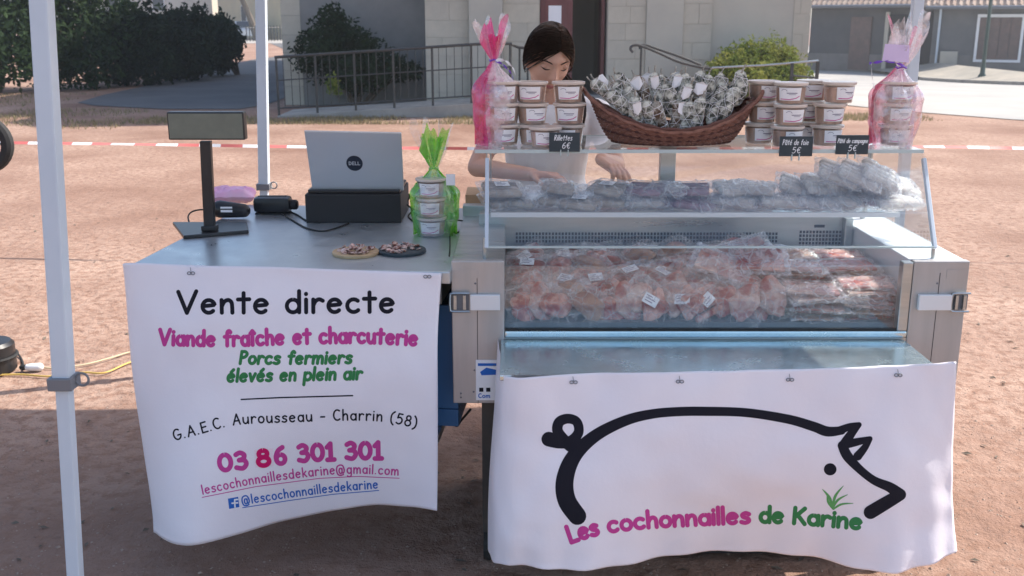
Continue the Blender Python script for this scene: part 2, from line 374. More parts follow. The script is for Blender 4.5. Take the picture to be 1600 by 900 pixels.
def sheet(name, poly_rows, m, dz=.012, kind='structure'):    # rows of (xl, xr, y)
    mb = MB(); G = []
    rows = []
    for (a, b) in zip(poly_rows, poly_rows[1:]):
        n = max(1, int(abs(b[2]-a[2])/1.0))
        rows += [tuple(lerp(a[k], b[k], i/n) for k in range(3)) for i in range(n)]
    rows.append(poly_rows[-1])
    for (xl, xr, y) in rows: G.append([V(lerp(xl, xr, j/24), y, gz(lerp(xl, xr, j/24), y)+dz) for j in range(25)])
    mb.grid(G); mb.f = [tuple(reversed(f)) for f in mb.f]; return part(name, mb, m, kind=kind, sm=True)
def wob(s): return .35*nz((s*1.7, 3.1, 0))
rows = []
for i in range(30):
    y = 20.5+i*2.2; x0 = lerp(-8.6, -10.5, smooth(i/8)) + wob(y); rows.append((min(-4.7, x0-(0 if i else 0)), -4.75+(.4*wob(y*2) if i < 4 else 0) - (0 if y < 30 else (y-30)*.28), y))
sheet('path', [(-6.4, -5.0, 19.0), (-8.0, -4.8, 19.8)]+rows, M['asphalt'])
sheet('road', [(9.5, 60, 15.8), (8.2, 60, 17), (7.0, 60, 18.6), (5.9, 60, 21), (5.8, 60, 24), (5.8, 60, 27), (5.8, 60, 33), (5.8, 60, 50), (5.8, 60, 90)], M['road'])
sheet('lane', [(-30, 20, 72), (-40, 20, 84)], M['road'], .02)
# raised pavement before the right-hand houses
a, b = atz(1436, 124, -.56), atz(1640, 141, -.5)
mb = MB(); n = 12; G1 = []
d = (b-a)
for i in range(n+1):
    p = a+d*(i/n)*1.5; z = gz(p.x, p.y)
    G1.append([V(p.x, p.y, z-.1), V(p.x, p.y, z+.12), V(p.x+.1, p.y+.14, z+.12)])
mb.grid(G1); k = part('kerb', mb, M['concrete'], kind='structure')
mb = MB(); G2 = []
for i in range(n+1):
    p = a+d*(i/n)*1.5
    G2.append([V(p.x+.1+(0)*j, p.y+.14+(45.5-p.y)*j/8, max(gz(p.x, p.y), -.6)+.12) for j in range(9)])
mb.grid(G2); part('pavement', mb, M['pave'], kind='structure')
# pebbles and dry grass
def blades(name, spots, m, h=.12, kind='stuff', lean=.5):
    mb = MB()
    for (x, y) in spots:
        z = gz(x, y); a = R.uniform(0, 2*pi); l = R.uniform(.5, 1.2)*h; w = l*.12
        dx, dy = cos(a)*l*lean, sin(a)*l*lean
        mb.add([V(x-w*sin(a), y+w*cos(a), z), V(x+w*sin(a), y-w*cos(a), z), V(x+dx, y+dy, z+l)], [(0, 1, 2)])
    return part(name, mb, m, kind=kind)
def scat(poly, n):
    out = []; (x0, x1, y0, y1) = poly
    while len(out) < n:
        x, y = R.uniform(x0, x1), R.uniform(y0, y1)
        if nz((x, y, 7), .9) > -.15+R.uniform(-.2, .2): out.append((x, y))
    return out
o = blades('dry_grass', scat((-6, .2, 16.2, 17.4), 5200)+scat((-14, -6, 15.5, 19), 5200)+scat((-22, -9, 17, 23), 6000)+scat((2.3, 7, 16.8, 18.6), 3500), M['drygrass'], .065)
tag(o, 'dry straw coloured grass growing in patches before the church ramp', 'grass')
mb = MB()
for i in range(15000):
    y = 2.2+6*R.random()**1.5; x = R.uniform(-1, 1)*(.6+y*.55); s = R.uniform(.0018, .0055)*(1.7 if R.random() < .06 else 1)
    z = gnear(x, y)
    vs = [V(x+s*R.uniform(.6, 1.3)*a, y+s*R.uniform(.6, 1.3)*b, z+s*c*.6) for a, b, c in ((1, 0, 0), (0, 1, 0), (-1, 0, 0), (0, -1, 0), (0, 0, 1))]
    mb.add(vs, [(0, 1, 4), (1, 2, 4), (2, 3, 4), (3, 0, 4)])
o = part('gravel', mb, M['gravel'], kind='stuff'); tag(o, 'small loose stones scattered over the reddish sand', 'gravel')

mb = MB()
for i in range(420):
    y = 2.3+7*R.random()**1.3; x = R.uniform(-1, 1)*(.6+y*.55); s_ = R.uniform(.008, .022); a = R.uniform(0, 6.28); z = gnear(x, y)+.004
    d = V(cos(a), sin(a), R.uniform(-.1, .3)); e = V(-sin(a), cos(a), R.uniform(-.2, .4))
    mb.add([V(x, y, z)-d*s_, V(x, y, z)+e*s_*.4+V(0, 0, .003), V(x, y, z)+d*s_, V(x, y, z)-e*s_*.4+V(0, 0, .002)], [(0, 1, 2, 3)])
o = part('leaf_litter', mb, M['bark'], kind='stuff'); tag(o, 'dry leaf and twig fragments strewn over the sand', 'leaf litter')
# ------------------------------------------------------------------ church
YC = 19.0
def xc(px, Y=YC, z=1.0): return (px-800)/F*(Y*cos(PITCH)+(CAMH-z)*sin(PITCH))
church = thing('church', 'pale stone church front behind the stall with an open dark doorway', 'church', (1, YC, 0))
facade = part('facade', MB().box(xc(665), xc(843), YC+.03, YC+5.9, 0, 7.5).box(xc(948), xc(1110), YC+.03, YC+5.9, 0, 7.5).box(xc(843), xc(948), YC+.03, YC+5.9, 2.75, 7.5).box(xc(843), xc(948), YC+3, YC+5.9, 0, 2.75), M['mortar'], church)
lw = part('wing_wall', MB().box(xc(442, 20), xc(665)-.003, 20.0, 44, 0, 7.4), M['render'], church, label='grey rendered wing wall left of the front')  # unseen rear length and height shaped to throw shade on the path
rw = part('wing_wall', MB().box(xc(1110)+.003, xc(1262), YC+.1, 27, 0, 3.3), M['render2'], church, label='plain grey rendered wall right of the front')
part('gable_roof', MB().add([V(xc(640), YC-.15, 7.4), V(xc(1130), YC-.15, 7.4), V((xc(665)+xc(1110))/2, YC-.15, 9.8), V(xc(640), YC+6.4, 7.4), V(xc(1130), YC+6.4, 7.4), V((xc(665)+xc(1110))/2, YC+6.4, 9.8)], [(0, 1, 2), (5, 4, 3), (0, 2, 5, 3), (1, 4, 5, 2), (0, 3, 4, 1)]), M['tile'], church)
part('lean_to_roof', MB().hexa([V(xc(430, 20), 19.8, 7.402), V(xc(665)-.01, 19.8, 7.402), V(xc(665)-.01, 44.2, 7.402), V(xc(430, 20), 44.2, 7.402)], [V(xc(430, 20)+1.2, 21.5, 9.0), V(xc(665)-.01, 21.5, 9.0), V(xc(665)-.01, 43, 9.0), V(xc(430, 20)+1.2, 43, 9.0)]), M['tile'], church)
part('side_roof', MB().hexa([V(xc(1110)+.01, 18.95, 3.25), V(xc(1275), 18.95, 3.25), V(xc(1275), 27.2, 3.25), V(xc(1110)+.01, 27.2, 3.25)], [V(xc(1110)+.01, 18.95, 5.4), V(xc(1110)+.05, 18.95, 5.4), V(xc(1110)+.05, 27.2, 5.4), V(xc(1110)+.01, 27.2, 5.4)]), M['tile'], church)
def stones(x0, x1, yf, z0, z1, parent, w=.55, h=.33, seed=0, depth=.03, both=True, mats=('stone', 'stone2')):
    r = random.Random(seed); z = z0; rest = MB(); k = 0
    cache = {}
    while z < z1-.05:
        hh = min(h*r.choice((.9, 1, 1.08)), z1-z); x = x0 - (w*.45*(k % 2))
        while x < x1-.02:
            ww = w*r.choice((.8, 1, 1.25)); a, b = max(x, x0), min(x+ww, x1)
            if x1-b < .12: b = x1
            if b-a > .06:
                q = depth+r.uniform(-.004, .004)
                if z < 2.15:
                    m = MB().box(a+.002, b-.002, yf-q*.3, yf+.04, z+.002, z+hh-.002)
                    o = Vector(((a+b)/2, yf, z)); m.v = [tuple(Vector(p)-o) for p in m.v]
                    ob = part('stone', m, M[mats[0] if r.random() < .6 else mats[1]], parent, world=False, bev=.005); ob.location = o-wloc(parent)
                else: rest.box(a+.006, b-.006, yf-q, yf+.04, z+.006, z+hh-.006)
            x = b if b == x1 else x+ww
        z += hh; k += 1
    if rest.v: part('stonework', rest, M['stone'], parent, kind='stuff')
stones(xc(665), xc(733), YC+.03, 0, 7.3, facade, seed=1)
stones(xc(786), xc(842), YC+.03, .25, 7.3, facade, seed=2)
stones(xc(949), xc(1008), YC+.03, .25, 7.3, facade, seed=3, w=.4)
stones(xc(1066), xc(1110), YC+.03, .0, 7.3, facade, seed=4, w=.5, depth=.05)
stones(xc(1238), xc(1265), YC+.1, 0, 3.2, rw, seed=5, w=.34, depth=.03)
stones(xc(442, 20), xc(472, 20), 20.0, 0, 7.3, lw, seed=6, w=.4, depth=.03)
part('pilaster', MB().box(xc(733)+.004, xc(786)-.004, YC-.12, YC+.03, 0, 7.2), M['render2'], church, bev=.01)
part('recessed_panel', MB().box(xc(1008)+.004, xc(1066)-.004, YC-.02, YC+.04, 0, 7.2), M['render2'], church)
dl = part('door', MB().box(xc(843)+.01, xc(895), YC+.18, YC+.25, .25, 2.74).box(xc(843)+.1, xc(895)-.1, YC+.165, YC+.182, .45, 1.2).box(xc(843)+.1, xc(895)-.1, YC+.165, YC+.182, 1.32, 2.6), M['door'], church, bev=.006, label='dark red wooden door leaf with a white notice')
part('notice', MB().box(xc(857), xc(877), YC+.158, YC+.162, 1.42+.1, 1.42+.42), M['paper'], dl)
part('door', MB().box(xc(948)-.09, xc(948)-.03, YC+.2, YC+.85, .25, 2.74), M['door'], church, label='red door leaf swung open into the dark porch')
part('threshold', MB().box(xc(843), xc(948), YC-.1, YC+3, .0, .25), M['concrete'], church)
# wedge ramp and landing
xl, xr = -3.95, -.45; yf, yb = 17.4, 18.7
rp = MB().hexa([V(xl, yf, 0), V(xr, yf, 0), V(xr, yb, 0), V(xl, yb, 0)], [V(xl, yf, .03), V(xr, yf, .25), V(xr, yb, .25), V(xl, yb, .03)])
rp.box(xr+.003, 2.35, yf, YC-.103, 0, .247)
part('ramp', rp, M['concrete'], kind='structure', bev=.01)
part('step', MB().box(.3, 2.2, yf-.32, yf-.003, 0, .125), M['concrete'], kind='structure', bev=.01)
rl = thing('ramp_railing', 'dark iron railing with thin balusters along the concrete ramp left of the church door', 'railing', (-2, yf, 0))
def rz_(x): return lerp(.03, .25, max(0, min(1, (x-xl)/(xr-xl))))
y0 = yf+.06
xs_ = [xl+.02+i*(3.9/6) for i in range(7)]
part('handrail', MB().tube([V(x, y0, rz_(x)+.96) for x in (xl, xr, xr+.45)], .024, 8), M['iron'], rl, sm=True)
part('rail', MB().tube([V(x, y0, rz_(x)+.58) for x in (xl, xr, xr+.45)], .012, 6), M['iron'], rl)
part('rail', MB().tube([V(x, y0, rz_(x)+.12) for x in (xl, xr, xr+.45)], .014, 6), M['iron'], rl)
for x in xs_: part('post', MB().tube([V(x, y0, rz_(x)-.02), V(x, y0, rz_(x)+.95)], .02, 8), M['iron'], rl)
x = xl+.13
pm = None
while x < xr+.4:
    if min(abs(x-q) for q in xs_) > .05:
        m = MB().tube([V(0, 0, .12), V(0, 0, .95)], .0065, 5)
        if pm is None: pm = m.mesh('baluster', M['iron'])
        ob = bpy.data.objects.new('baluster', pm); C.objects.link(ob); ob.parent = rl; ob.location = V(x, y0, rz_(x))-wloc(rl)
    x += .13
hb = thing('landing_railing', 'dark iron return railing at the left side of the church doorway', 'railing', (-.1, 18, .25))
part('handrail', MB().tube([V(-.02, yf+.06, 1.2), V(.10, yf+.5, 1.14), V(.28, yf+1.3, 1.1)], .022, 8), M['iron'], hb, sm=True)
for t in (0, .5, 1): part('post', MB().tube([V(-.02+.3*t, yf+.08+1.2*t, .25), V(-.02+.3*t, yf+.08+1.2*t, 1.17-.09*t)], .018, 8), M['iron'], hb)
sr = thing('stair_handrail', 'dark iron handrail with scrolled end right of the church doorway', 'railing', (2.3, 17.5, 0))
def A(px, py, Y=17.5): return at(px, py, Y)
part('handrail', MB().tube(catmull([A(989, 82), A(985, 76), A(990, 71), A(1003, 72), A(1030, 83), A(1062, 97), A(1100, 106), A(1116, 106)], n=5), .022, 8), M['iron'], sr, sm=True)
part('handrail', MB().tube(catmull([A(1006, 78), A(1006, 73), A(1016, 72), A(1040, 80), A(1075, 92), A(1104, 104)], n=5), .022, 8).xf(Matrix.Translation((0, .5, 0))), M['iron'], sr, sm=True)
for px, py in ((1002, 74), (1100, 106)): 
    p = A(px, py); part('post', MB().tube([V(p.x, p.y, .0), p], .018, 8), M['iron'], sr)
br = thing('barrier_rail', 'pale horizontal rail on dark posts in front of the bright bush', 'railing', (4.5, 17, 0))
p, q = A(1112, 106, 17.2), A(1279, 95, 17.2)
part('rail', MB().tube([p, (p+q)/2+V(0, 0, -.015), q], .017, 8), M['steel'], br, sm=True)
for px, py in ((1278, 96), (1238, 99)): 
    s = A(px, py, 17.2); part('post', MB().box(s.x-.025, s.x+.025, s.y-.02, s.y+.02, 0, s.z), M['iron'], br)
s = A(1238, 118, 17.2); e = A(1278, 122, 17.2); part('crossbar', MB().tube([s, e], .018, 6), M['iron'], br)

# ------------------------------------------------------------------ vegetation
def foliage(clumps, n, size, seed=0, gap=.25):
    r = random.Random(seed); mb = MB(); tot = sum(c[1]**2 for c in clumps)
    for (c, rad, sq) in clumps:
        c = Vector(c)
        for i in range(int(n*rad*rad/tot)):
            d = Vector((r.gauss(0, 1), r.gauss(0, 1), r.gauss(0, 1))).normalized()
            rr = rad*(r.random()**.35)
            k = 1+.55*nz(c*3+d*2.6, 1.0)
            if nz(c+d*rad*1.0, 2.6/max(rad, .3)) < -gap: continue
            p = c+Vector((d.x*rr*k, d.y*rr*k, d.z*rr*k*sq))
            if p.z < .03: continue
            a = Vector((r.uniform(-1, 1), r.uniform(-1, 1), r.uniform(-1, 1))).normalized(); b = a.orthogonal().normalized()
            s = size*r.uniform(.6, 1.35)
            q = a.cross(b)
            mb.add([p-a*s, p+b*s*.45+q*s*.12, p+a*s, p-b*s*.45+q*s*.12], [(0, 1, 2, 3)])
    return mb
def bush(name, label, cat, base, clumps, n, size, m, seed, group=None, trunk=.05):
    t = thing(name, label, cat, base, group)
    part('crown', foliage(clumps, n, size, seed), m, t)
    mb = MB(); r = random.Random(seed+50); b = Vector(base)
    for c, rad, sq in clumps:
        c = Vector(c); mid = (b+c)/2+V(r.uniform(-.1, .1), r.uniform(-.1, .1), 0)
        mb.tube([b-V(0, 0, .1), mid, c+V(0, 0, rad*.3)], [trunk, trunk*.6, trunk*.2], 6)
    part('trunk', mb, M['bark'], t, sm=True)
    return t
def cl(px, py, Y, rad, sq=1): return (at(px, py, Y), rad, sq)
H = 'shrubs of the tall hedge on the left'
bush('hedge_shrub', 'big pale green shrub at the far left edge, outside the nearest tent leg', 'shrub', (-11.6, 23.5, 0), [cl(-30, 10, 23.5, 1.6, 1.1), cl(20, 60, 23.3, .95), cl(35, 15, 24, 1.2), cl(0, 95, 23, .7), cl(-40, -60, 24, 1.8)], 9000, .085, M['leafhedge'], 1, H)
bush('hedge_shrub', 'tall dark shrub just right of the nearest tent leg, reaching above the frame', 'shrub', (-9.9, 24.8, 0), [cl(110, 60, 24.6, 1.0), cl(120, 10, 25, 1.3, 1.2), cl(88, 90, 24.3, .8), cl(140, 95, 24.6, .75), cl(100, -40, 25, 1.2)], 9000, .08, M['leafhedge'], 2, H)
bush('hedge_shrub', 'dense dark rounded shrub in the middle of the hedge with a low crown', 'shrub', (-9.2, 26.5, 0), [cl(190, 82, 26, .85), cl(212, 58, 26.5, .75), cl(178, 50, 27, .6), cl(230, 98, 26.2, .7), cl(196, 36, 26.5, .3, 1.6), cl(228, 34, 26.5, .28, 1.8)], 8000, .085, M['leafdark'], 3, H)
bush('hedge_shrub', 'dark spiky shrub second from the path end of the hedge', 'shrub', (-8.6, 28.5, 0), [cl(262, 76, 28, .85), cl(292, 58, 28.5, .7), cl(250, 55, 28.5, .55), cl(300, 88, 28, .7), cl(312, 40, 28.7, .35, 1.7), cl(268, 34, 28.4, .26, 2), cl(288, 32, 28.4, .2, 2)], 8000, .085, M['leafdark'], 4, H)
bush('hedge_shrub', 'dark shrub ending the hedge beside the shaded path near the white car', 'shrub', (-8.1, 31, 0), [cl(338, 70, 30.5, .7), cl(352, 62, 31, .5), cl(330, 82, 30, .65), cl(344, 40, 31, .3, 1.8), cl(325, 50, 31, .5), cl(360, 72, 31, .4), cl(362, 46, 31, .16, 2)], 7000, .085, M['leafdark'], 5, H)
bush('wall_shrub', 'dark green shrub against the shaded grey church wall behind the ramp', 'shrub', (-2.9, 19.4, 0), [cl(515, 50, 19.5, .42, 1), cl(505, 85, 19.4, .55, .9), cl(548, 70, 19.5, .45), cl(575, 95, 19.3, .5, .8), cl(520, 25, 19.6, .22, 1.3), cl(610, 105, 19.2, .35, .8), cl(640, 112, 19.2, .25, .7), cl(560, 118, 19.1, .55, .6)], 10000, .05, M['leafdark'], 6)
bush('low_weed', 'small bright green weed standing between the ramp balusters', 'plant', tuple(atz(520, 152, .05).xy)+(.03,), [cl(520, 132, 17.9, .13, 1.3), cl(528, 142, 17.9, .08)], 260, .035, M['leafbright'], 9, trunk=.01)
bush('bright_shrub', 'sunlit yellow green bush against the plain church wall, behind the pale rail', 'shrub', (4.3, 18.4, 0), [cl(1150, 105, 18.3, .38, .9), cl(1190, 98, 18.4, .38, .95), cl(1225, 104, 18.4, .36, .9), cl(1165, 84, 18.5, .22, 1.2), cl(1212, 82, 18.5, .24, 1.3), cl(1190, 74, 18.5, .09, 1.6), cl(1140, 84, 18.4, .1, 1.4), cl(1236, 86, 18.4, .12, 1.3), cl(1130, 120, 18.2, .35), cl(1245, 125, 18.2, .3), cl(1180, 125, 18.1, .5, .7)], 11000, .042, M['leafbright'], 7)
t = thing('street_tree', 'slender leaning tree trunk beyond the path beside the white car', 'tree', tuple(atz(404, 64, 0)))
b = atz(404, 64, 0)
part('trunk', MB().tube([b-V(0, 0, .2), b+V(-.5, 0, 1.6), b+V(-1.1, 0, 3.2), b+V(-1.2, 0, 5)], [.30, .24, .2, .15], 8).tube([b+V(-1.1, 0, 3.2), b+V(-.2, .3, 4.6), b+V(.6, .2, 6)], [.13, .1, .06], 6), M['bark'], t, sm=True)
part('crown', foliage([(b+V(-1.2, 0, 6), 2.2, .8), (b+V(.8, .3, 6.6), 1.8, .8), (b+V(-2.6, .3, 6.8), 1.6, .8)], 5000, .16, 22), M['leafhedge'], t)

# ------------------------------------------------------------------ far buildings, car, fence on the left
def building(name, label, cat, P0, P1, depth, h, m, wins, roofm, z0=0, roofh=2.0, door=None):
    """wall from P0 to P1 (seen from the front), depth behind"""
    P0 = Vector((P0[0], P0[1], z0)); P1 = Vector((P1[0], P1[1], z0)); d = (P1-P0); L = d.length; d.normalize(); nb = Vector((-d.y, d.x, 0))
    Mx = Matrix(((d.x, nb.x, 0, P0.x), (d.y, nb.y, 0, P0.y), (0, 0, 1, z0), (0, 0, 0, 1)))
    t = thing(name, label, cat, P0)
    part('wall', MB().box(0, L, 0, depth, -.3, h, M=Mx), m, t)
    e = .4
    roof = MB(); roof.hexa([Mx @ V(-e, -e, h), Mx @ V(L+e, -e, h), Mx @ V(L+e, depth+e, h), Mx @ V(-e, depth+e, h)], [Mx @ V(-e, depth*.5-.05, h+roofh), Mx @ V(L+e, depth*.5-.05, h+roofh), Mx @ V(L+e, depth*.5+.05, h+roofh), Mx @ V(-e, depth*.5+.05, h+roofh)])
    rf = part('roof', roof, roofm, t)
    for (x, z, ww, hh) in wins:
        f = part('window', MB().box(x-.06, x+ww+.06, -.05, .02, z-.06, z+hh+.06, M=Mx), M['whitepaint'], t)
        part('pane', MB().box(x, x+ww, -.056, -.04, z, z+hh, M=Mx), M['carglass'], f)
    return t, Mx, L, rf
# cream building beyond the path (its sunlit side faces right)
p0, p1 = at(350, 60, 92), at(452, 62, 84)
building('cream_building', 'sunlit cream building far behind the white car at the end of the path', 'building', (p0.x-2, p0.y+6), (p1.x, p1.y), 9, 6.5, M['cream'], [(6.3, 1.0, 1.1, 1.7), (10.6, 1.0, .9, 1.9)], M['tile'])
p0, p1 = at(130, 60, 102), at(335, 60, 100)
building('pale_building', 'pale building showing above the dark hedge', 'building', (p0.x, p0.y), (p1.x, p1.y), 9, 6, M['cream2'], [(3, 2.4, 1.1, 1.5), (7.5, 2.4, 1.1, 1.5)], M['tile'])
fn = thing('iron_fence', 'black iron fence of thin upright bars beyond the path', 'fence', tuple(atz(420, 62, 0)))
fp, fq = atz(386, 65, 0), atz(448, 64, 0)
part('rail', MB().tube([fp+V(0, 0, 1.0), fq+V(0, 0, 1.0)], .03, 5), M['iron'], fn)
for i in range(14):
    q = fp.lerp(fq, i/13); part('bar', MB().box(q.x-.03, q.x+.03, q.y-.03, q.y+.03, 0, 1.15), M['iron'], fn)
# parked car
cb = atz(383, 62, 0)
car = thing('parked_car', 'white car parked at the far end of the shaded path', 'car', tuple(cb), rz=.25)
def prof(pts, x0, x1, m, name, par):
    mb = MB(); n = len(pts); vs = [V(x, y, z) for x in (x0, x1) for (y, z) in pts]
    mb.add(vs, [tuple(range(n)), tuple(reversed(range(n, 2*n)))]+[((i+1) % n, i, n+i, n+(i+1) % n) for i in range(n)])
    return part(name, mb, m, par, world=False, bev=.04)
prof([(-2.1, .3), (-2.15, .75), (-1.3, .95), (-.7, 1.0), (1.2, 1.0), (2.05, .95), (2.1, .35)], -.85, .85, M['carwhite'], 'body', car)
prof([(-1.15, 1.0), (-.5, 1.46), (1.3, 1.48), (2.0, 1.0)], -.72, .72, M['carwhite'], 'roof', car)
part('windscreen', MB().add([V(-.66, -1.16, 1.02), V(.66, -1.16, 1.02), V(.58, -.56, 1.43), V(-.58, -.56, 1.43)], [(0, 1, 2, 3)]).xf(Matrix.Translation((0, -.03, .02))), M['carglass'], car, world=False)
part('side_window', MB().box(.70, .735, -.9, 1.5, 1.05, 1.38), M['carglass'], car, world=False)
part('side_window', MB().box(-.735, -.70, -.9, 1.5, 1.05, 1.38), M['carglass'], car, world=False)
for sx in (-1, 1):
    for yy in (-1.3, 1.3):
        wmb = MB().lathe([(.1, -.1), (.31, -.1), (.33, -.06), (.33, .06), (.31, .1), (.1, .1)], 16).xf(Matrix.Translation((sx*.8, yy, .33)) @ Matrix.Rotation(pi/2, 4, 'Y'))
        part('wheel', wmb, M['rubber'], car, world=False)
    part('headlight', MB().sphere((sx*.6, -2.12, .66), (.14, .05, .08), 10, 6), M['whitepaint'], car, world=False)

# ------------------------------------------------------------------ houses on the right
def tiles(parent, Mx, L, depth, h, roofh, e=.4, cols=None):
    mb = MB(); sl_ = sqrt((depth*.5+e)**2+roofh**2); n = int(sl_/.32); c = int((L+2*e)/.24)
    for i in range(n):
        t0, t1 = i/n, (i+1.25)/n
        for j in range(c):
            x0 = -e+(L+2*e)*j/c; x1 = -e+(L+2*e)*(j+1)/c; xm = (x0+x1)/2
            r = .012*((i*7+j*13) % 5)/5
            def q(x, t, u): return Mx @ V(x, -e+(depth*.5+e)*t, h+roofh*t+u+r)
            mb.add([q(x0, t0, .03), q(xm, t0, .11), q(x1, t0, .03), q(x0, t1, .01), q(xm, t1, .08), q(x1, t1, .01)], [(0, 1, 4, 3), (1, 2, 5, 4), (0, 2, 1)])
    part('tiles', mb, M['tile'], parent, kind='stuff')
hz = -.6
p0, p1 = at(1262, 106, 47), at(1448, 118, 43)
hA, MA, LA, rf = building('long_barn', 'long dark low house behind the church corner, under a sloping tiled roof', 'house', (p0.x, p0.y), (p1.x, p1.y), 7, 2.75, M['housewall'], [], M['tile'], hz, 3.0)
tiles(rf, MA, LA, 7, 2.75, 3.0)
part('plinth', MB().box(0, LA, -.06, -.003, -.3, .75, M=MA), M['plinth'], hA)
part('door', MB().box(LA*.36, LA*.36+.95, -.09, -.02, .1, 2.3, M=MA), M['shutter'], hA)
part('gate', MB().box(LA*.68, LA*.68+1.9, -.09, -.02, 0, 2.4, M=MA), M['blackm'], hA)
part('pier', MB().box(LA*.645, LA*.68-.02, -.13, -.02, 0, 2.5, M=MA), M['render2'], hA)
part('gutter', MB().tube([MA @ V(-.4, -.45, 2.74), MA @ V(LA+.3, -.45, 2.74)], .07, 8), M['alud'], hA)
p0, p1 = at(1450, 118, 42.8), at(1720, 123, 40)
hB, MB_, LB, rf = building('grey_cottage', 'grey low cottage at the right edge with a white framed shuttered window', 'house', (p0.x, p0.y), (p1.x, p1.y), 7, 2.68, M['housewall2'], [], M['tile'], hz, 3.0)
tiles(rf, MB_, LB, 7, 2.68, 3.0)
part('plinth', MB().box(0, LB, -.06, -.003, -.3, .8, M=MB_), M['plinth'], hB)
part('gutter', MB().tube([MB_ @ V(-.3, -.45, 2.66), MB_ @ V(LB+.3, -.45, 2.66)], .07, 8), M['alud'], hB)
part('downpipe', MB().tube([MB_ @ V(.25, -.12, 2.6), MB_ @ V(.25, -.12, -.1)], .05, 8), M['alu'], hB, sm=True)
wp0 = (at(1524, 60, 42)-MB_.translation).dot(MB_.col[0].xyz); wp1 = (at(1599, 60, 42)-MB_.translation).dot(MB_.col[0].xyz)
win = part('window', MB().box(wp0, wp1, -.10, -.02, .55, .65, M=MB_).box(wp0, wp1, -.10, -.02, 2.28, 2.4, M=MB_).box(wp0, wp0+.1, -.10, -.02, .652, 2.278, M=MB_).box(wp1-.1, wp1, -.10, -.02, .652, 2.278, M=MB_), M['whitepaint'], hB)
for k in range(4):
    a = lerp(wp0+.1, wp1-.1, k/4); b = lerp(wp0+.1, wp1-.1, (k+1)/4)
    part('shutter_board', MB().box(a+.01, b-.01, -.07, -.02, .66, 2.27, M=MB_), M['shutter'], win)
mx0 = (at(1466, 100, 42)-MB_.translation).dot(MB_.col[0].xyz)
part('meter_box', MB().box(mx0, mx0+.65, -.30, -.065, .15, .95, M=MB_), M['render2'], hB, bev=.02, label='pale grey meter box at the foot of the wall')
lb = atz(1534, 124, -.42)
lp = thing('street_lamp', 'dark green lamp post on the pavement before the cottage window', 'lamp post', tuple(lb))
part('base', MB().lathe([(.14, 0), (.14, .12), (.09, .2), (.075, .5)], 12, lb), M['lampgreen'], lp, sm=True)
part('pole', MB().lathe([(.065, .5), (.05, 4.4)], 12, lb), M['lampgreen'], lp, sm=True)
part('lantern', MB().lathe([(.05, 4.4), (.16, 4.5), (.22, 4.9), (.26, 4.92), (.05, 5.1)], 12, lb), M['lampgreen'], lp)

# ------------------------------------------------------------------ barrier tape and odd things on the ground
tp = thing('barrier_tape', 'red and white barrier tape strung across the court behind the stall', 'barrier tape', (0, 7, .78))
pts = [at(-60, 222, 7.3), at(250, 226, 7.1), at(600, 231, 7.0), at(1000, 233, 7.0), at(1400, 229, 7.0), at(1660, 233, 7.0)]
path = catmull(pts, n=60); G = []
for i, p in enumerate(path):
    tw = .9*nz((p.x*1.3, 0, 0))+.5
    hgt = .010*(.35+.65*abs(cos(tw*2))); dy = .02*sin(tw*2)
    G.append([p+V(0, -dy, -hgt), p+V(0, dy, hgt)])
seg = .155
part('tape', MB().grid(G, mfn=lambda i, j: int(path[i].x//seg) % 2), [M['tapewhite'], M['tapered']], tp)
for x in (-8.5, 8.5):
    part('stake', MB().tube([V(x, 7.0, 0), V(x, 7.0, 1.0)], .012, 8), M['iron'], tp)
part('tape_end', MB().tube([V(-8.5, 7, .84), pts[0]], .006, 4), M['tapewhite'], tp); part('tape_end', MB().tube([pts[-1], V(8.5, 7, .84)], .006, 4), M['tapewhite'], tp)
wc = at(-24, 225, 5.6); wr = .125
tb = MB(); 
tb.tube([V(wc.x+wr*cos(a), wc.y, wc.z+wr*sin(a)) for a in [2*pi*i/32 for i in range(32)]], .034, 10, closed=True)
tr = thing('trailer', 'black rubber tyre of a parked hand cart at the left edge', 'cart', (wc.x-.3, wc.y, 0))
wh = part('wheel', tb, M['rubber'], tr, sm=True)
sp = MB()
for k in range(6): sp.tube([wc, V(wc.x+wr*cos(k*pi/3), wc.y, wc.z+wr*sin(k*pi/3))], .006, 5)
part('spokes', sp, M['alud'], wh)
part('cart_frame', MB().tube([wc, wc+V(-1.0, .1, .0)], .02, 6).tube([wc+V(-.25, .1, -.02), V(wc.x-.25, wc.y+.1, 0)], .02, 6).tube([wc+V(-.8, .1, -.02), V(wc.x-.8, wc.y+.1, 0)], .02, 6).box(wc.x-1.1, wc.x-.2, wc.y-.2, wc.y+.35, wc.z+.03, wc.z+.2), M['iron'], tr)
p = atz(-14, 580, 0)
cr = thing('cable_reel', 'black round cable reel lying on the sand at the left edge', 'cable reel', tuple(p))
part('drum', MB().lathe([(.10, .0), (.115, .01), (.115, .13), (.10, .145), (.05, .15), (.05, .17), (.02, .17)], 24, p), M['black'], cr, sm=True)
part('rim', MB().tube([p+V(.12*cos(a), .12*sin(a), .075) for a in [2*pi*i/28 for i in range(28)]], .008, 6, closed=True), M['rubber'], cr)
def cord(name, label, cat, pxs, r, m, z=.008):
    pts = catmull([(atz(q[0], q[1], z if len(q) < 3 else q[2])) for q in pxs], n=8)
    return solo(name, MB().tube(pts, r, 6), m, label, cat, sm=True)
cord('black_lead', 'short black lead running from the cable reel to the white plug', 'cable', [(6, 548, .06), (22, 548, .03), (33, 560), (38, 577)], .005, M['rubber'])
plg = atz(44, 574, .02)
pg = thing('plug', 'white plug and socket lying on the sand beside the black reel', 'plug', tuple(plg))
part('socket', MB().cap(plg, plg+V(.05, .005, 0), .017, .02), M['whitepaint'], pg, sm=True)
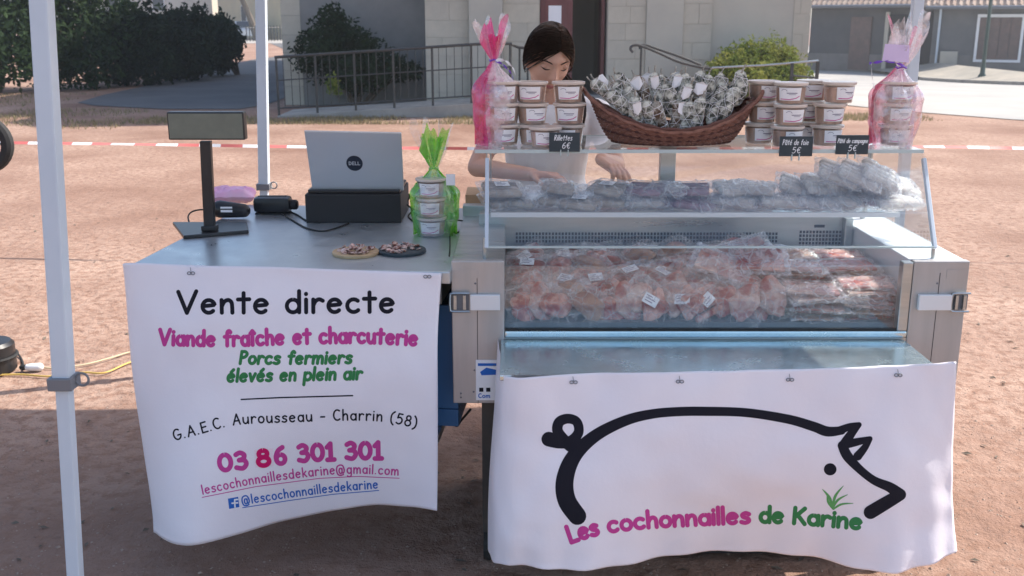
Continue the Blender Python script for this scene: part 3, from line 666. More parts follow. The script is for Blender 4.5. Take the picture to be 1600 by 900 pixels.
part('collar', MB().cap(plg+V(-.03, 0, 0), plg+V(-.01, 0, 0), .012, .014), M['rubber'], pg, sm=True)
cord('power_cord', 'cream power cord running from the white plug to the table', 'cable', [(58, 573), (85, 575), (130, 570), (170, 560), (215, 548), (300, 540), (420, 520)], .0045, M['cream'])
cord('yellow_cord', 'yellow cord lying lower on the sand, looping towards the table', 'cable', [(-20, 587), (30, 585), (80, 588), (130, 582), (165, 582), (215, 563), (300, 556), (420, 530)], .0045, M['yellowcord'])

# ------------------------------------------------------------------ tent
tent = thing('canopy_tent', 'pop-up market tent, white square legs with grey height clamps around the stall', 'tent', (.4, 3.4, 0))
legs = {'fl': (at(92, 450, 2.2), at(65, 0, 2.2), at(118, 900, 2.2)), 'bl': (at(411, 200, 4.7), at(408, 0, 4.7), at(413, 300, 4.7)), 'br': (at(1429, 60, 4.7), at(1434, 0, 4.7), at(1425, 110, 4.7))}
def legpt(top, bot, z):
    t = (z-top.z)/(bot.z-top.z); return top+(bot-top)*t
LG = {}
for k, (m_, tp_, bt) in legs.items(): LG[k] = (legpt(tp_, bt, 2.3), legpt(tp_, bt, 0.0))
LG['fr'] = (V(1.95, 2.25, 2.3), V(1.98, 2.25, 0))
TOPZ = 2.3
for k, (tpt, bpt) in LG.items():
    mid = legpt(tpt, bpt, .80 if k == 'fl' else .85)
    wdt = .0195 if k == 'fl' else .0225
    up = MB(); 
    def sq(p, s): return [V(p.x-s, p.y-s, p.z), V(p.x+s, p.y-s, p.z), V(p.x+s, p.y+s, p.z), V(p.x-s, p.y+s, p.z)]
    lg = part('leg', MB().hexa(sq(mid, wdt), sq(tpt, wdt)), M['alu'], tent, bev=.004)
    part('inner_leg', MB().hexa(sq(bpt+V(0, 0, .004), wdt*.78), sq(mid-V(0, 0, .001), wdt*.78)), M['alu'], lg, bev=.003)
    cb_ = MB().box(mid.x-wdt-.008, mid.x+wdt+.008, mid.y-wdt-.008, mid.y+wdt+.008, mid.z-.012, mid.z+.018)
    c_ = part('clamp', cb_, M['alud'], lg, bev=.003)
    part('pull_ring', MB().tube([mid+V(wdt+.022+.015*cos(a), 0, .008+.015*sin(a)) for a in [2*pi*i/20 for i in range(20)]], .003, 6, closed=True), M['alud'], c_)
    part('foot', MB().box(bpt.x-.05, bpt.x+.05, bpt.y-.05, bpt.y+.05, 0.0, .006), M['alu'], lg)
c4 = [LG['fl'][0], LG['fr'][0], LG['br'][0], LG['bl'][0]]
for i in range(4):
    a, b = c4[i], c4[(i+1) % 4]
    part('crossbar', MB().tube([a-V(0, 0, .03), (a+b)/2-V(0, 0, .35), b-V(0, 0, .03)], .014, 6).tube([a-V(0, 0, .38), (a+b)/2-V(0, 0, .04), b-V(0, 0, .38)], .014, 6), M['alu'], tent)
cen = sum(c4, Vector())/4; apex = V(cen.x, cen.y, 3.15)
mb = MB(); oo = [a+(a-cen).normalized()*.06 for a in c4]
lo_ = [V(a.x, a.y, a.z-.22) for a in oo]
mb.add(oo+[apex], [(0, 1, 4), (1, 2, 4), (2, 3, 4), (3, 0, 4)])
part('canopy', mb, M['canvas'], tent)
mb = MB(); mb.add([a+(a-cen).normalized()*.002 for a in oo]+[a+(a-cen).normalized()*.002 for a in lo_], [(0, 4, 5, 1), (1, 5, 6, 2), (2, 6, 7, 3), (3, 7, 4, 0)])
part('valance', mb, M['canvas'], tent)

# ------------------------------------------------------------------ lettering tools (pen strokes projected on a surface)
def arc(cx, cy, rx, ry, a0, a1, n=14): return [(cx+rx*cos(radians(a0+(a1-a0)*i/n)), cy+ry*sin(radians(a0+(a1-a0)*i/n))) for i in range(n+1)]
def S(*p): return ('s', list(p))       # straight
def Q(p): return ('q', list(p))        # curve (already dense)
def K(*p): return ('q', [tuple(q)[:2] for q in catmull([V(a, b, 0) for a, b in p], n=6)])
O = lambda cx=.28, w=.24: Q(arc(cx, .3, w, .3, 90, 450, 22))
hump = lambda x: K((x, .30), (x+.10, .52), (x+.25, .6), (x+.37, .5), (x+.40, .3), (x+.41, 0))
GL = {
 'V': (.74, [S((0, 1), (.33, 0)), S((.33, 0), (.70, 1.02))]), 'e': (.58, [Q([(.06, .32), (.3, .34), (.5, .37)]+arc(.28, .3, .24, .3, 14, 315, 18))]),
 'n': (.52, [S((.04, .6), (.05, 0)), hump(.05)]), 't': (.46, [S((.22, .92), (.22, 0)), S((0, .62), (.44, .63))]),
 'd': (.58, [O(), S((.52, 1), (.52, 0))]), 'i': (.12, [S((.05, .6), (.05, 0)), S((.05, .86), (.052, .87))]), 'r': (.44, [S((.05, .6), (.05, 0)), K((.05, .32), (.14, .52), (.28, .61), (.42, .54))]),
 'c': (.52, [Q(arc(.28, .3, .25, .3, 50, 315))]), 'a': (.56, [O(.27, .23), S((.5, .6), (.51, 0))]), 'f': (.44, [K((.44, .90), (.34, 1.0), (.22, .9), (.2, .6), (.2, 0)), S((.02, .6), (.42, .62))]),
 'h': (.52, [S((.05, 1.02), (.05, 0)), hump(.05)]), 'u': (.54, [K((.04, .6), (.05, .2), (.2, 0), (.38, .08), (.47, .3)), S((.47, .6), (.49, 0))]),
 'P': (.56, [S((.08, 1), (.07, 0)), K((.08, .97), (.35, .98), (.52, .8), (.4, .56), (.08, .46))]), 'o': (.56, [O()]),
 's': (.46, [K((.42, .53), (.25, .6), (.08, .50), (.14, .36), (.36, .26), (.40, .10), (.22, 0), (.02, .06))]), 'm': (.84, [S((.04, .6), (.05, 0)), K((.05, .30), (.14, .54), (.26, .6), (.37, .5), (.40, .3), (.40, 0)), K((.40, .30), (.50, .54), (.62, .6), (.73, .5), (.76, .3), (.77, 0))]),
 'l': (.12, [S((.05, 1.02), (.05, 0))]), 'v': (.48, [S((.02, .6), (.22, 0)), S((.22, 0), (.45, .6))]), 'p': (.58, [S((.05, .6), (.05, -.38)), O(.30, .25)]),
 'g': (.56, [O(.27, .23), K((.5, .6), (.5, .1), (.48, -.25), (.28, -.38), (.06, -.28))]), 'q': (.56, [O(.27, .23), S((.5, .6), (.5, -.38))]), 'k': (.5, [S((.05, 1.02), (.05, 0)), S((.42, .6), (.08, .27)), S((.16, .34), (.46, 0))]),
 'y': (.5, [S((.03, .6), (.24, .05)), S((.47, .6), (.15, -.38))]),
 '@': (.95, [O(.44, .17), K((.62, .55), (.62, .1), (.78, .08), (.86, .4), (.7, .85), (.42, .95), (.1, .8), (0, .4), (.1, -.05), (.4, -.2), (.75, -.12))]),
 'G': (.72, [Q(arc(.38, .5, .33, .5, 55, 340, 20)), S((.42, .42), (.70, .44))]), 'A': (.68, [S((0, 0), (.36, 1)), S((.36, 1), (.62, 0)), S((.13, .34), (.55, .36))]),
 'E': (.56, [S((.06, 1), (.05, 0)), S((.06, .98), (.52, 1)), S((.06, .52), (.46, .54)), S((.05, .02), (.54, .02))]), 'C': (.62, [Q(arc(.36, .5, .33, .5, 55, 310, 20))]),
 'L': (.52, [S((.06, 1), (.05, .02)), S((.05, .02), (.5, .02))]), 'K': (.62, [S((.06, 1), (.05, 0)), S((.54, 1), (.08, .42)), S((.2, .56), (.58, 0))]), 'R': (.6, [S((.08, 1), (.07, 0)), K((.08, .97), (.38, .98), (.50, .78), (.36, .55), (.08, .5)), S((.22, .52), (.56, 0))]),
 '0': (.64, [Q(arc(.31, .5, .27, .48, 90, 450, 24))]), '3': (.54, [K((.05, .9), (.25, 1), (.44, .84), (.38, .62), (.18, .54)), K((.18, .54), (.42, .5), (.5, .26), (.32, .02), (.02, .1))]),
 '1': (.36, [S((.2, 1), (.2, 0)), S((.02, .78), (.2, 1)), S((.02, 0), (.38, 0))]), '5': (.56, [S((.46, .98), (.14, .98)), S((.14, .98), (.08, .56)), K((.08, .56), (.3, .64), (.48, .46), (.46, .18), (.25, .0), (.02, .08))]),
 '6': (.58, [K((.44, 1), (.2, .82), (.06, .5), (.06, .22)), Q(arc(.29, .28, .23, .28, 90, 450, 20))]), '8': (.58, [Q(arc(.28, .76, .19, .22, 90, 450, 18)), Q(arc(.28, .27, .25, .27, 90, 450, 20))]),
 '.': (.2, [S((.06, .02), (.062, .02))]), '-': (.44, [S((.04, .36), (.38, .36))]), '(': (.32, [K((.28, 1.08), (.06, .8), (.02, .35), (.1, 0), (.28, -.2))]), ')': (.32, [K((.02, 1.08), (.22, .8), (.28, .35), (.2, 0), (.02, -.2))]),
 '\u20ac': (.66, [Q(arc(.38, .5, .28, .48, 50, 310)), S((0, .6), (.42, .6)), S((0, .42), (.4, .42))]), ' ': (.34, []),
 'D': (.66, [S((.07, 1), (.07, 0)), K((.07, 1), (.4, .94), (.6, .5), (.4, .06), (.07, 0))]),
}
GL['\u00ee'] = (.2, [S((.08, .6), (.08, 0)), S((-.06, .78), (.08, .95)), S((.08, .95), (.22, .78))])
GL['\u00e9'] = (.58, GL['e'][1]+[S((.24, .76), (.42, .96))]); GL['\u00e2'] = (.56, GL['a'][1]+[S((.1, .76), (.27, .95)), S((.27, .95), (.44, .76))])

def ribbon(pts, wd, capn=6):
    """2-D pen stroke -> outline quads; wd = width or list"""
    P = [Vector((p[0], p[1])) for p in pts]; n = len(P); W = wd if isinstance(wd, list) else [wd]*n
    rows = []
    for i in range(n):
        t = P[min(i+1, n-1)]-P[max(i-1, 0)]
        if t.length < 1e-9: t = Vector((1, 0))
        t.normalize(); nn = Vector((-t.y, t.x))
        if i == 0: t0, n0 = t.copy(), nn.copy()
        rows.append((P[i], nn*W[i]/2))
    if (P[0]-P[-1]).length >= 1e-4:     # rounded pen ends
        for q in (.35, .65, .87, .985):
            h_ = sqrt(1-q*q); rows.insert(0, (P[0]-t0*(W[0]/2*q), n0*(W[0]/2*h_))); rows.append((P[-1]+t*(W[-1]/2*q), nn*(W[-1]/2*h_)))
    m_ = 1+int(max(W)/4) if max(W) > 3 else 1
    vs = [c+h*(1-2*j/m_) for c, h in rows for j in range(m_+1)]
    fs = [(i*(m_+1)+j, (i+1)*(m_+1)+j, (i+1)*(m_+1)+j+1, i*(m_+1)+j+1) for i in range(len(rows)-1) for j in range(m_)]
    return vs, fs
def dense(pts, st):
    out = []
    for a, b in zip(pts, pts[1:]):
        k = max(1, int(sqrt((a[0]-b[0])**2+(a[1]-b[1])**2)/st)); out += [(lerp(a[0], b[0], j/k), lerp(a[1], b[1], j/k)) for j in range(k)]
    return out+[pts[-1]]
class Surf:
    """print projected onto a sheet; mp maps drawing coords to a 3-D ray or point"""
    def __init__(s, mesh=None, fn=None):
        s.fn = fn
        if mesh: s.bvh = BVHTree.FromPolygons([Vector(v) for v in mesh.v], mesh.f)
    def pt(s, p, off):
        if s.fn: return s.fn(p[0], p[1], off)
        d = ray(p[0], p[1]).normalized(); loc, nn, i, dist = s.bvh.ray_cast(CAM, d)
        if loc is None: return None
        if nn.dot(d) > 0: nn = -nn
        return loc+nn*off
def stamp(mb, surf, vs, fs, off, mi=0):
    q = [surf.pt(v, off) for v in vs]
    if any(p is None for p in q): return
    mb.add(q, fs, mi)
def quad(mb, surf, q, off, n=8):
    G = [[surf.pt(Vector(q[0]).lerp(Vector(q[1]), i/n).lerp(Vector(q[3]).lerp(Vector(q[2]), i/n), j/n), off) for j in range(n+1)] for i in range(n+1)]
    if all(p is not None for c_ in G for p in c_): mb.grid(G)
def write(surf, text, base, cap, stroke, off=.0012, slant=0, st=4, fit=True, track=.16, mb=None):
    mb = mb or MB(); base = [Vector((b[0], b[1])) for b in base]
    if len(base) > 2: base = [Vector(p[:2]) for p in catmull([V(b.x, b.y, 0) for b in base], n=16)]
    ln = [0]
    for a, b in zip(base, base[1:]): ln.append(ln[-1]+(b-a).length)
    nat = sum(GL[c][0]+track for c in text)-track; sx = ln[-1]/nat if fit else cap
    def loc(x, y):
        s_ = x*sx; i = 0
        s_c = max(0, min(ln[-1], s_))
        while i < len(ln)-2 and ln[i+1] < s_c: i += 1
        t = (base[i+1]-base[i]).normalized(); p = base[i]+t*(s_-ln[i]); nn = Vector((t.y, -t.x))
        if surf.fn: nn = -nn
        return p+nn*(y*cap)+t*(slant*y*cap)
    x = 0; k = 0
    for ch in text:
        w_, strokes = GL[ch]
        for kind, pts in strokes:
            pp = [loc(x+a, b) for a, b in pts]
            pp = [(p.x, p.y) for p in pp]
            if kind == 's' and len(pp) > 2: pass
            d = dense(pp, st) if len(pp) > 1 else pp
            vs, fs = ribbon(d, stroke); stamp(mb, surf, vs, fs, off+k*1e-5); k += 1
        x += w_+track
    return mb

def sheet_from(ctrl, nu=8, nv=8):
    """control rows [row][col] of 3-D points -> dense smooth grid as MB"""
    rows = [catmull(r, n=nu) for r in ctrl]; cols = list(zip(*rows)); G = [catmull(list(c), n=nv) for c in cols]
    return G

# ------------------------------------------------------------------ side table with its banner
tb_z = .93
tfl, tfr = atz(203, 414, tb_z), atz(703, 425, tb_z)
dx = (tfr-tfl).normalized(); dy_ = Vector((-dx.y, dx.x, 0)); TD = .98; TL = (tfr-tfl).length
def TP(x, y, z): return V(tfl.x, tfl.y, 0)+dx*x+dy_*y+V(0, 0, z)
TM = Matrix(((dx.x, dy_.x, 0, tfl.x), (dx.y, dy_.y, 0, tfl.y), (0, 0, 1, 0), (0, 0, 0, 1)))
table = thing('sales_table', 'metal topped side table behind the Vente directe banner', 'table', tuple(TP(TL/2, TD/2, 0)))
part('table_top', MB().box(0, TL, 0, TD, tb_z-.035, tb_z, M=TM), M['steeltop'], table, bev=.004)
part('apron', MB().box(.03, TL-.03, .03, TD-.03, tb_z-.1, tb_z-.037, M=TM), M['steel'], table)
for x in (.16, TL-.42):
    for y in (.55, TD-.08): part('leg', MB().box(x, x+.04, y, y+.04, 0, tb_z-.102, M=TM), M['alud'], table)
part('under_shelf', MB().box(.05, TL-.05, .05, TD-.05, .40, .425, M=TM), M['steel'], table)
solo('storage_crate', MB().box(TL-.36, TL+.0, .12, .6, .426, .48, M=TM).box(TL-.36, TL, .12, .135, .482, .80, M=TM).box(TL-.36, TL, .585, .6, .482, .80, M=TM).box(TL-.36, TL-.345, .137, .583, .482, .80, M=TM).box(TL-.015, TL, .137, .583, .482, .80, M=TM), M['blue'], 'blue plastic crate standing under the right end of the side table', 'crate', bev=.004)
solo('dark_chest', MB().box(.1, .5, .15, .7, .426, .72, M=TM), M['blackm'], 'dark box on the lower shelf of the side table behind the banner', 'box', bev=.01)
def pY(px, py, Y): return at(px, py, Y)
fl_, fr_ = tfl.y, tfr.y
yr = lambda px, k: lerp(fl_, fr_, (px-203)/500)-.012-k
ctrl = [
 [pY(199, 420, fl_+.10), pY(199, 411, yr(200, 0)), pY(300, 414, yr(300, 0)), pY(450, 418, yr(450, 0)), pY(580, 423, yr(580, 0)), pY(690, 427, yr(690, 0))],
 [pY(206, 505, fl_+.08), pY(207, 500, yr(200, .02)), pY(300, 505, yr(300, .045)), pY(450, 512, yr(450, .03)), pY(580, 515, yr(580, .025)), pY(684, 520, yr(690, .01))],
 [pY(219, 610, fl_+.09), pY(219, 612, yr(200, .03)), pY(300, 615, yr(300, .07)), pY(450, 618, yr(450, .05)), pY(580, 618, yr(580, .04)), pY(684, 620, yr(690, .03))],
 [pY(235, 738, fl_+.10), pY(231, 738, yr(200, .03)), pY(300, 735, yr(300, .12)), pY(450, 722, yr(450, .05)), pY(580, 715, yr(580, .03)), pY(684, 715, yr(690, .05))],
 [pY(252, 828, fl_+.10), pY(243, 832, yr(200, .06)), pY(300, 852, yr(300, .16)), pY(450, 813, yr(450, .02)), pY(580, 789, yr(580, .0)), pY(683, 798, yr(690, .07))],
]
G = sheet_from(ctrl, 12, 12)
for i, col in enumerate(G):
    for j, p in enumerate(col):
        u, v_ = i/len(G), j/len(col)
        p.y += .004*sin(u*23+v_*5)*v_*(1-v_)+.010*exp(-((u-.14)**2)/.004)*sin(v_*9+1)*(.3+v_) + .007*nz((u*6, v_*3, 2)) + .003*nz((u*17, v_*9, 4)) + .006*exp(-((v_-.86-.3*u)/.03)**2)*exp(-u*5)
ban = MB().grid(G); banS = Surf(MB().grid(G))
bn = thing('sales_banner', 'white vinyl banner reading Vente directe, hung on the front of the side table', 'banner', tuple(pY(445, 800, fl_)))
o = part('sheet', ban, M['vinyl'], bn, sm=True, ang=60); md = o.modifiers.new('thickness', 'SOLIDIFY'); md.thickness = .0008; md.offset = -1
def W(sf, name, txt, base, cap, st, m, par, **k): return part(name, write(sf, txt, base, cap, st, **k), M[m], par)
W(banS, 'lettering', 'Vente directe', [(279, 489), (450, 488), (617, 487)], 33, 6.4, 'inkblack', bn)
W(banS, 'lettering', 'Viande fra\u00eeche et charcuterie', [(250, 538), (350, 540), (450, 537), (560, 535), (652, 539)], 23, 6.2, 'inkpink', bn)
W(banS, 'lettering', 'Porcs fermiers', [(374, 568), (460, 568), (549, 567)], 19, 5.0, 'inkgreen', bn, slant=.14)
W(banS, 'lettering', '\u00e9lev\u00e9s en plein air', [(355, 596), (460, 594), (565, 592)], 19, 5.0, 'inkgreen', bn, slant=.14)
mb = MB(); vs, fs = ribbon(dense([(377, 624), (440, 621), (551, 618)], 5), 2.2); stamp(mb, banS, vs, fs, .0012); part('rule', mb, M['inkblack'], bn)
W(banS, 'lettering', 'G.A.E.C. Aurousseau - Charrin (58)', [(273, 688), (315, 677), (370, 663), (450, 659), (540, 656), (600, 658), (650, 668)], 16, 2.5, 'inkblack', bn, track=.2)
W(banS, 'lettering', '03', [(343, 736), (387, 731)], 25, 7.6, 'inkpink', bn)
mb = MB(); quad(mb, banS, [(397, 703), (427, 700), (428, 728), (398, 731)], .0009); part('sticker', mb, M['inkpatch'], bn)
W(banS, 'lettering', '8', [(403, 728), (423, 726)], 24, 7.6, 'inkred', bn, off=.0016)
W(banS, 'lettering', '6 301 301', [(431, 725), (480, 720), (540, 717), (596, 716)], 25, 7.6, 'inkpink', bn)
W(banS, 'lettering', 'lescochonnaillesdekarine@gmail.com', [(317, 772), (400, 755), (500, 742), (560, 739), (623, 742)], 14, 2.2, 'inkpink', bn, track=.2)
mb = MB(); vs, fs = ribbon(dense([(316, 777), (400, 760), (500, 747), (560, 744), (624, 747)], 5), 1.3); stamp(mb, banS, vs, fs, .0012); part('underline', mb, M['inkpink'], bn)
W(banS, 'lettering', '@lescochonnaillesdekarine', [(379, 788), (450, 777), (520, 768), (591, 762)], 13.5, 2.2, 'inkblue', bn, track=.2)
mb = MB(); vs, fs = ribbon(dense([(379, 793), (450, 782), (520, 772), (592, 766)], 5), 1.3); stamp(mb, banS, vs, fs, .0012); part('underline', mb, M['inkblue'], bn)
mb = MB(); quad(mb, banS, [(356, 779), (372, 776), (374, 792), (358, 795)], .0010); lg_ = part('logo', mb, M['inkblue'], bn)
mb = MB(); 
for st_ in ([(366.5, 780.5), (367, 792)], [(367, 780.5), (371, 780)], [(362.5, 786), (371, 785.3)]):
    vs, fs = ribbon(dense(st_, 2), 2.4); stamp(mb, banS, vs, fs, .0016)
part('logo_letter', mb, M['paper'], lg_)
def eyelet(sf, px, py, par):
    mb = MB()
    for s_ in (-1, 1):
        c0 = (px+s_*3, py)
        ring = [sf.pt((c0[0]+2.8*cos(a), c0[1]+2.3*sin(a)), .003) for a in [2*pi*i/12 for i in range(12)]]
        if any(r is None for r in ring): return
        mb.tube(ring, .0011, 5, closed=True)
    a, b = sf.pt((px, py-2), .003), sf.pt((px-1, py-9), .003)
    if a and b: mb.tube([a, b], .0007, 4)
    return part('eyelet', mb, M['alud'], par)
eyelet(banS, 299, 427, bn); eyelet(banS, 668, 432, bn)

# ------------------------------------------------------------------ refrigerated display case
X0, X1 = (705-800)/F*2.835, (1515-800)/F*2.835
XI0, XI1 = (788-800)/F*2.835, (1428-800)/F*2.835
YF, YB = 2.757, 3.45; ZT = .95
case = thing('display_case', 'stainless refrigerated display case with sloping glass, full of vacuum packed meat', 'display case', ((X0+X1)/2, 3.1, 0))
ZB = .535
# side walls (right one coloured whiter for its lit rail top), front posts
for nm, a, b in (('l', X0, XI0), ('r', XI1, X1)):
    s_ = part('side_wall', MB().box(a, b, YF+.03, YB, ZB, ZT), M['whitesteel'] if nm == 'r' else M['steel'], case, bev=.004)
    po = part('front_post', MB().box(a, b, YF, YF+.028, ZB, ZT+.003), M['post'], case, bev=.003)
    part('seam', MB().box(lerp(a, b, .48), lerp(a, b, .48)+.0015, YF-.0008, YF, ZB, ZT-.03), M['blackm'], po)
    part('label_plate', MB().box(lerp(a, b, .06 if nm == 'l' else .60), lerp(a, b, .5 if nm == 'l' else .92), YF-.001, YF, ZT-.045, ZT-.02), M['post'], po)
    lx0, lx1 = ((a+.002, b-.012) if nm == 'l' else (a+.018, b+.0)); zc = ZT-.112
    # toggle latch: plate, bar, wire loop
    lt = part('latch', MB().box(lx0+(.05 if nm == 'l' else 0), lx1-(0 if nm == 'l' else .045), YF-.016, YF-.001, zc-.022, zc+.022), M['whitesteel'], po, bev=.002)
    hx0, hx1 = (lx0-.006, lx0+.048) if nm == 'l' else (lx1-.044, lx1+.006)
    part('latch_hook', MB().box(hx0+.010, hx0+.018, YF-.014, YF-.001, zc-.02, zc+.02).box(hx1-.018, hx1-.010, YF-.014, YF-.001, zc-.02, zc+.02), M['steel'], lt)
    part('wire_loop', MB().tube(catmull([V(hx1, YF-.012, zc+.026), V(hx0+.008, YF-.012, zc+.026), V(hx0, YF-.012, zc+.018), V(hx0, YF-.012, zc-.018), V(hx0+.008, YF-.012, zc-.026), V(hx1, YF-.012, zc-.026)], n=5), .003, 6), M['steel'], lt, sm=True)
    part('backplate', MB().box(hx0+.002, hx1-.002, YF-.0025, YF-.0008, zc-.024, zc+.024), M['alud'], lt)
    for (sx, sz) in ((.45, ZT-.06), (.42, ZB+.10), (.40, ZB+.035), (.15, ZB+.03), (.15, ZB+.018), (.8, ZT-.3)):
        part('screw', MB().sphere((lerp(a, b, sx), YF-.001, sz), (.003, .002, .003), 8, 4), M['alud'], po)
# sticker on the left post
stx0, stx1 = (742-800)/F*2.835, XI0-.001; sz1 = at(742, 562, YF).z; sz0 = at(742, 625, YF).z
stk = part('sticker', MB().box(stx0, stx1, YF-.0018, YF-.0009, sz0, sz1), M['paper'], case)
part('blue_band', MB().box(stx0+.006, stx1-.001, YF-.0024, YF-.0019, sz1-.018, sz1-.010), M['inkblue'], stk)
part('logo', MB().add([V(stx0+.012, YF-.0022, sz1-.036), V(stx0+.03, YF-.0022, sz1-.023), V(stx1-.002, YF-.0022, sz1-.034), V(stx1-.006, YF-.0022, sz1-.044), V(stx0+.016, YF-.0022, sz1-.046)], [(0, 1, 2, 3, 4)]), M['inkblue'], stk)
part('icon', MB().box(stx0+.009, stx0+.021, YF-.0024, YF-.0019, sz0+.026, sz0+.038), M['inkblack'], stk)
part('icon', MB().box(stx0+.029, stx0+.041, YF-.0024, YF-.0019, sz0+.026, sz0+.038), M['inkblack'], stk)
fnS = Surf(fn=lambda x, y, off: V(x, YF-.0018-off, y))
part('lettering', write(fnS, 'Com', [(stx0+.007, sz0+.008), (stx0+.040, sz0+.008)], .012, .0026, st=.004, off=.0006), M['inkblue'], stk)
part('base_panel', MB().box(XI0, XI1, YF+.03, YB, ZB, ZB+.02), M['steel'], case)
part('front_rail', MB().box(XI0+.001, XI1-.001, YF-.003, YF+.04, .732, .752), M['shelfmetal'], case, bev=.006)
part('front_rail', MB().box(XI0+.001, XI1-.001, YF+.002, YF+.05, ZB+.022, .731), M['steel'], case)
part('gasket', MB().box(XI0+.001, XI1-.001, YF+.002, YF+.012, .7525, .758), M['rubber'], case)
part('front_pane', MB().box(XI0+.001, XI1-.001, YF+.003, YF+.009, .758, ZT-.012), M['glass'], case)
jamb = part('jamb', MB().box(XI1-.030, XI1-.002, YF-.001, YF+.03, .752, ZT), M['steel'], case, bev=.003)
# well
WF = .775
part('well_floor', MB().box(XI0, XI1, YF+.04, 3.30, .745, .765), M['alud'], case)
bw = part('back_panel', MB().box(X0+.06, XI1, 3.30, 3.315, .76, .985), M['steel'], case)
mb = MB(); mb2 = MB()
def holes(px0, px1, z0, rows, mbx):
    x = (px0-800)/F*3.36; x1_ = (px1-800)/F*3.36; 
    while x < x1_:
        for r_ in range(rows): mbx.box(x, x+.0062, 3.2965, 3.2998, z0-r_*.0125, z0-r_*.0125+.0082)
        x += .0108
zt_ = at(900, 367, 3.3).z
holes(806, 1215, zt_, 3, mb); holes(1250, 1328, zt_+.006, 5, mb)
part('grille', mb, M['dark'], bw, kind='stuff')
part('switch', MB().box((1272-800)/F*3.36, (1288-800)/F*3.36, 3.297, 3.2998, zt_+.025, zt_+.034), M['dark'], bw)
part('back_top', MB().box(X0+.0, X1, 3.4503, 3.50, .80, .985), M['steel'], case, bev=.003)
part('upper_ledge', MB().box(X0+.06, XI1, 3.316, 3.449, .955, .97), M['steel'], case)
part('corner_strip', MB().box(XI1-.03, XI1-.003, 3.27, 3.297, .77, .975), M['steel'], case, bev=.004)
# lower shelf in front with the banner
SH = [atz(793, 586, .72), atz(1470, 553, .72)]
sy0 = 2.455
part('front_shelf', MB().box(XI0-.010, 1.105, sy0, YF-.004, .712, .727), M['shelfmetal'], case, bev=.003)
part('shelf_lip', MB().box(XI0+.02, 1.07, sy0-.006, sy0-.0005, .69, .729), M['steel'], case)
for x in (.1, 1.05): part('bracket', MB().box(x, x+.02, sy0+.02, YF-.005, .60, .711), M['steel'], case)
# hood
HB = V(0, 2.785, .990); HT = V(0, 2.925, 1.238)
hx0, hx1 = (757-800)/F*2.84, (1467-800)/F*2.84
th_ = .006
def slab(x0, x1, A_, B_, t, ext=0):
    d = (B_-A_).normalized(); nn = Vector((0, -d.z, d.y))
    return MB().hexa([V(x0, A_.y, A_.z), V(x1, A_.y, A_.z), V(x1, A_.y-nn.y*t, A_.z-nn.z*t), V(x0, A_.y-nn.y*t, A_.z-nn.z*t)], [V(x0, B_.y, B_.z), V(x1, B_.y, B_.z), V(x1, B_.y-nn.y*t, B_.z-nn.z*t), V(x0, B_.y-nn.y*t, B_.z-nn.z*t)])
hood = part('sloping_pane', slab(hx0+.012, hx1-.012, HB, HT, .006), M['glass'], case)
part('pane_edge', MB().box(hx0+.010, hx1-.010, HB.y-.002, HB.y+.007, HB.z-.006, HB.z-.001), M['glassedge'], hood)
for x0, x1 in ((hx0, hx0+.011), (hx1-.011, hx1)):
    part('hood_profile', slab(x0, x1, HB+V(0, -.002, -.004), HT+V(0, -.002, -.02), .014), M['alu'], case, bev=.002)
for x in (hx0+.001, hx1-.006):
    mb = MB(); a, b, c, d = V(x, HB.y+.02, HB.z), V(x, 3.36, HB.z), V(x, 3.30, HT.z-.006), V(x, HT.y+.012, HT.z-.006)
    e = V(.005, 0, 0); mb.hexa([a, a+e, b+e, b], [d, d+e, c+e, c]); part('end_pane', mb, M['glass'], case)
for x in (hx0-.006, hx1-.008):
    part('foot_post', MB().tube([V(x+.006, HB.y+.02, ZT), V(x+.006, HB.y+.02, HB.z+.02)], .006, 8), M['steel'], case)
    part('foot_post', MB().tube([V(x+.006, 3.40, ZT), V(x+.006, 3.37, 1.23)], .009, 8), M['steel'], case)
ts = part('top_shelf', MB().box((742-800)/F*2.93, (1441-800)/F*2.93, 2.925, 3.30, 1.232, 1.240), M['glass'], case)
part('shelf_edge', MB().box((742-800)/F*2.93, (1441-800)/F*2.93, 2.921, 2.9245, 1.231, 1.241), M['glassedge'], ts)
part('shelf_edge', MB().box((742-800)/F*2.93, (1441-800)/F*2.93, 3.3005, 3.304, 1.231, 1.241), M['glassedge'], ts)
sx = (1043-800)/F*3.2
part('support_column', MB().box(sx-.024, sx+.024, 3.18, 3.22, 1.052, 1.2315), M['steel'], case, bev=.004)
part('support_plate', MB().box(sx-.05, sx+.05, 3.12, 3.27, 1.226, 1.2315), M['steel'], case)
MS = 1.045
ms = part('middle_shelf', MB().box(hx0+.014, hx1-.04, 2.985, 3.32, MS-.008, MS), M['glass'], case)
part('shelf_edge', MB().box(hx0+.014, hx1-.04, 2.975, 2.984, MS-.010, MS+.004), M['whitesteel'], ms)
# trolley below
for x in (X0+.08, X1-.11):
    for y in (YF+.05, YB-.1):
        lg2 = part('trolley_leg', MB().box(x, x+.04, y, y+.04, .1, ZB-.001), M['iron'], case)
        part('castor', MB().lathe([(.02, -.018), (.047, -.018), (.05, 0), (.047, .018), (.02, .018)], 16).xf(Matrix.Translation((x+.02, y+.02, .052)) @ Matrix.Rotation(pi/2, 4, 'Y')), M['rubber'], lg2)
part('cooling_unit', MB().box(X0+.16, 1.1, YF+.12, YB-.05, .2, ZB-.002), M['blackm'], case, bev=.01)
part('trolley_deck', MB().box(X0+.16, X1-.03, YF+.05, YB-.06, .03, .195), M['blackm'], case)
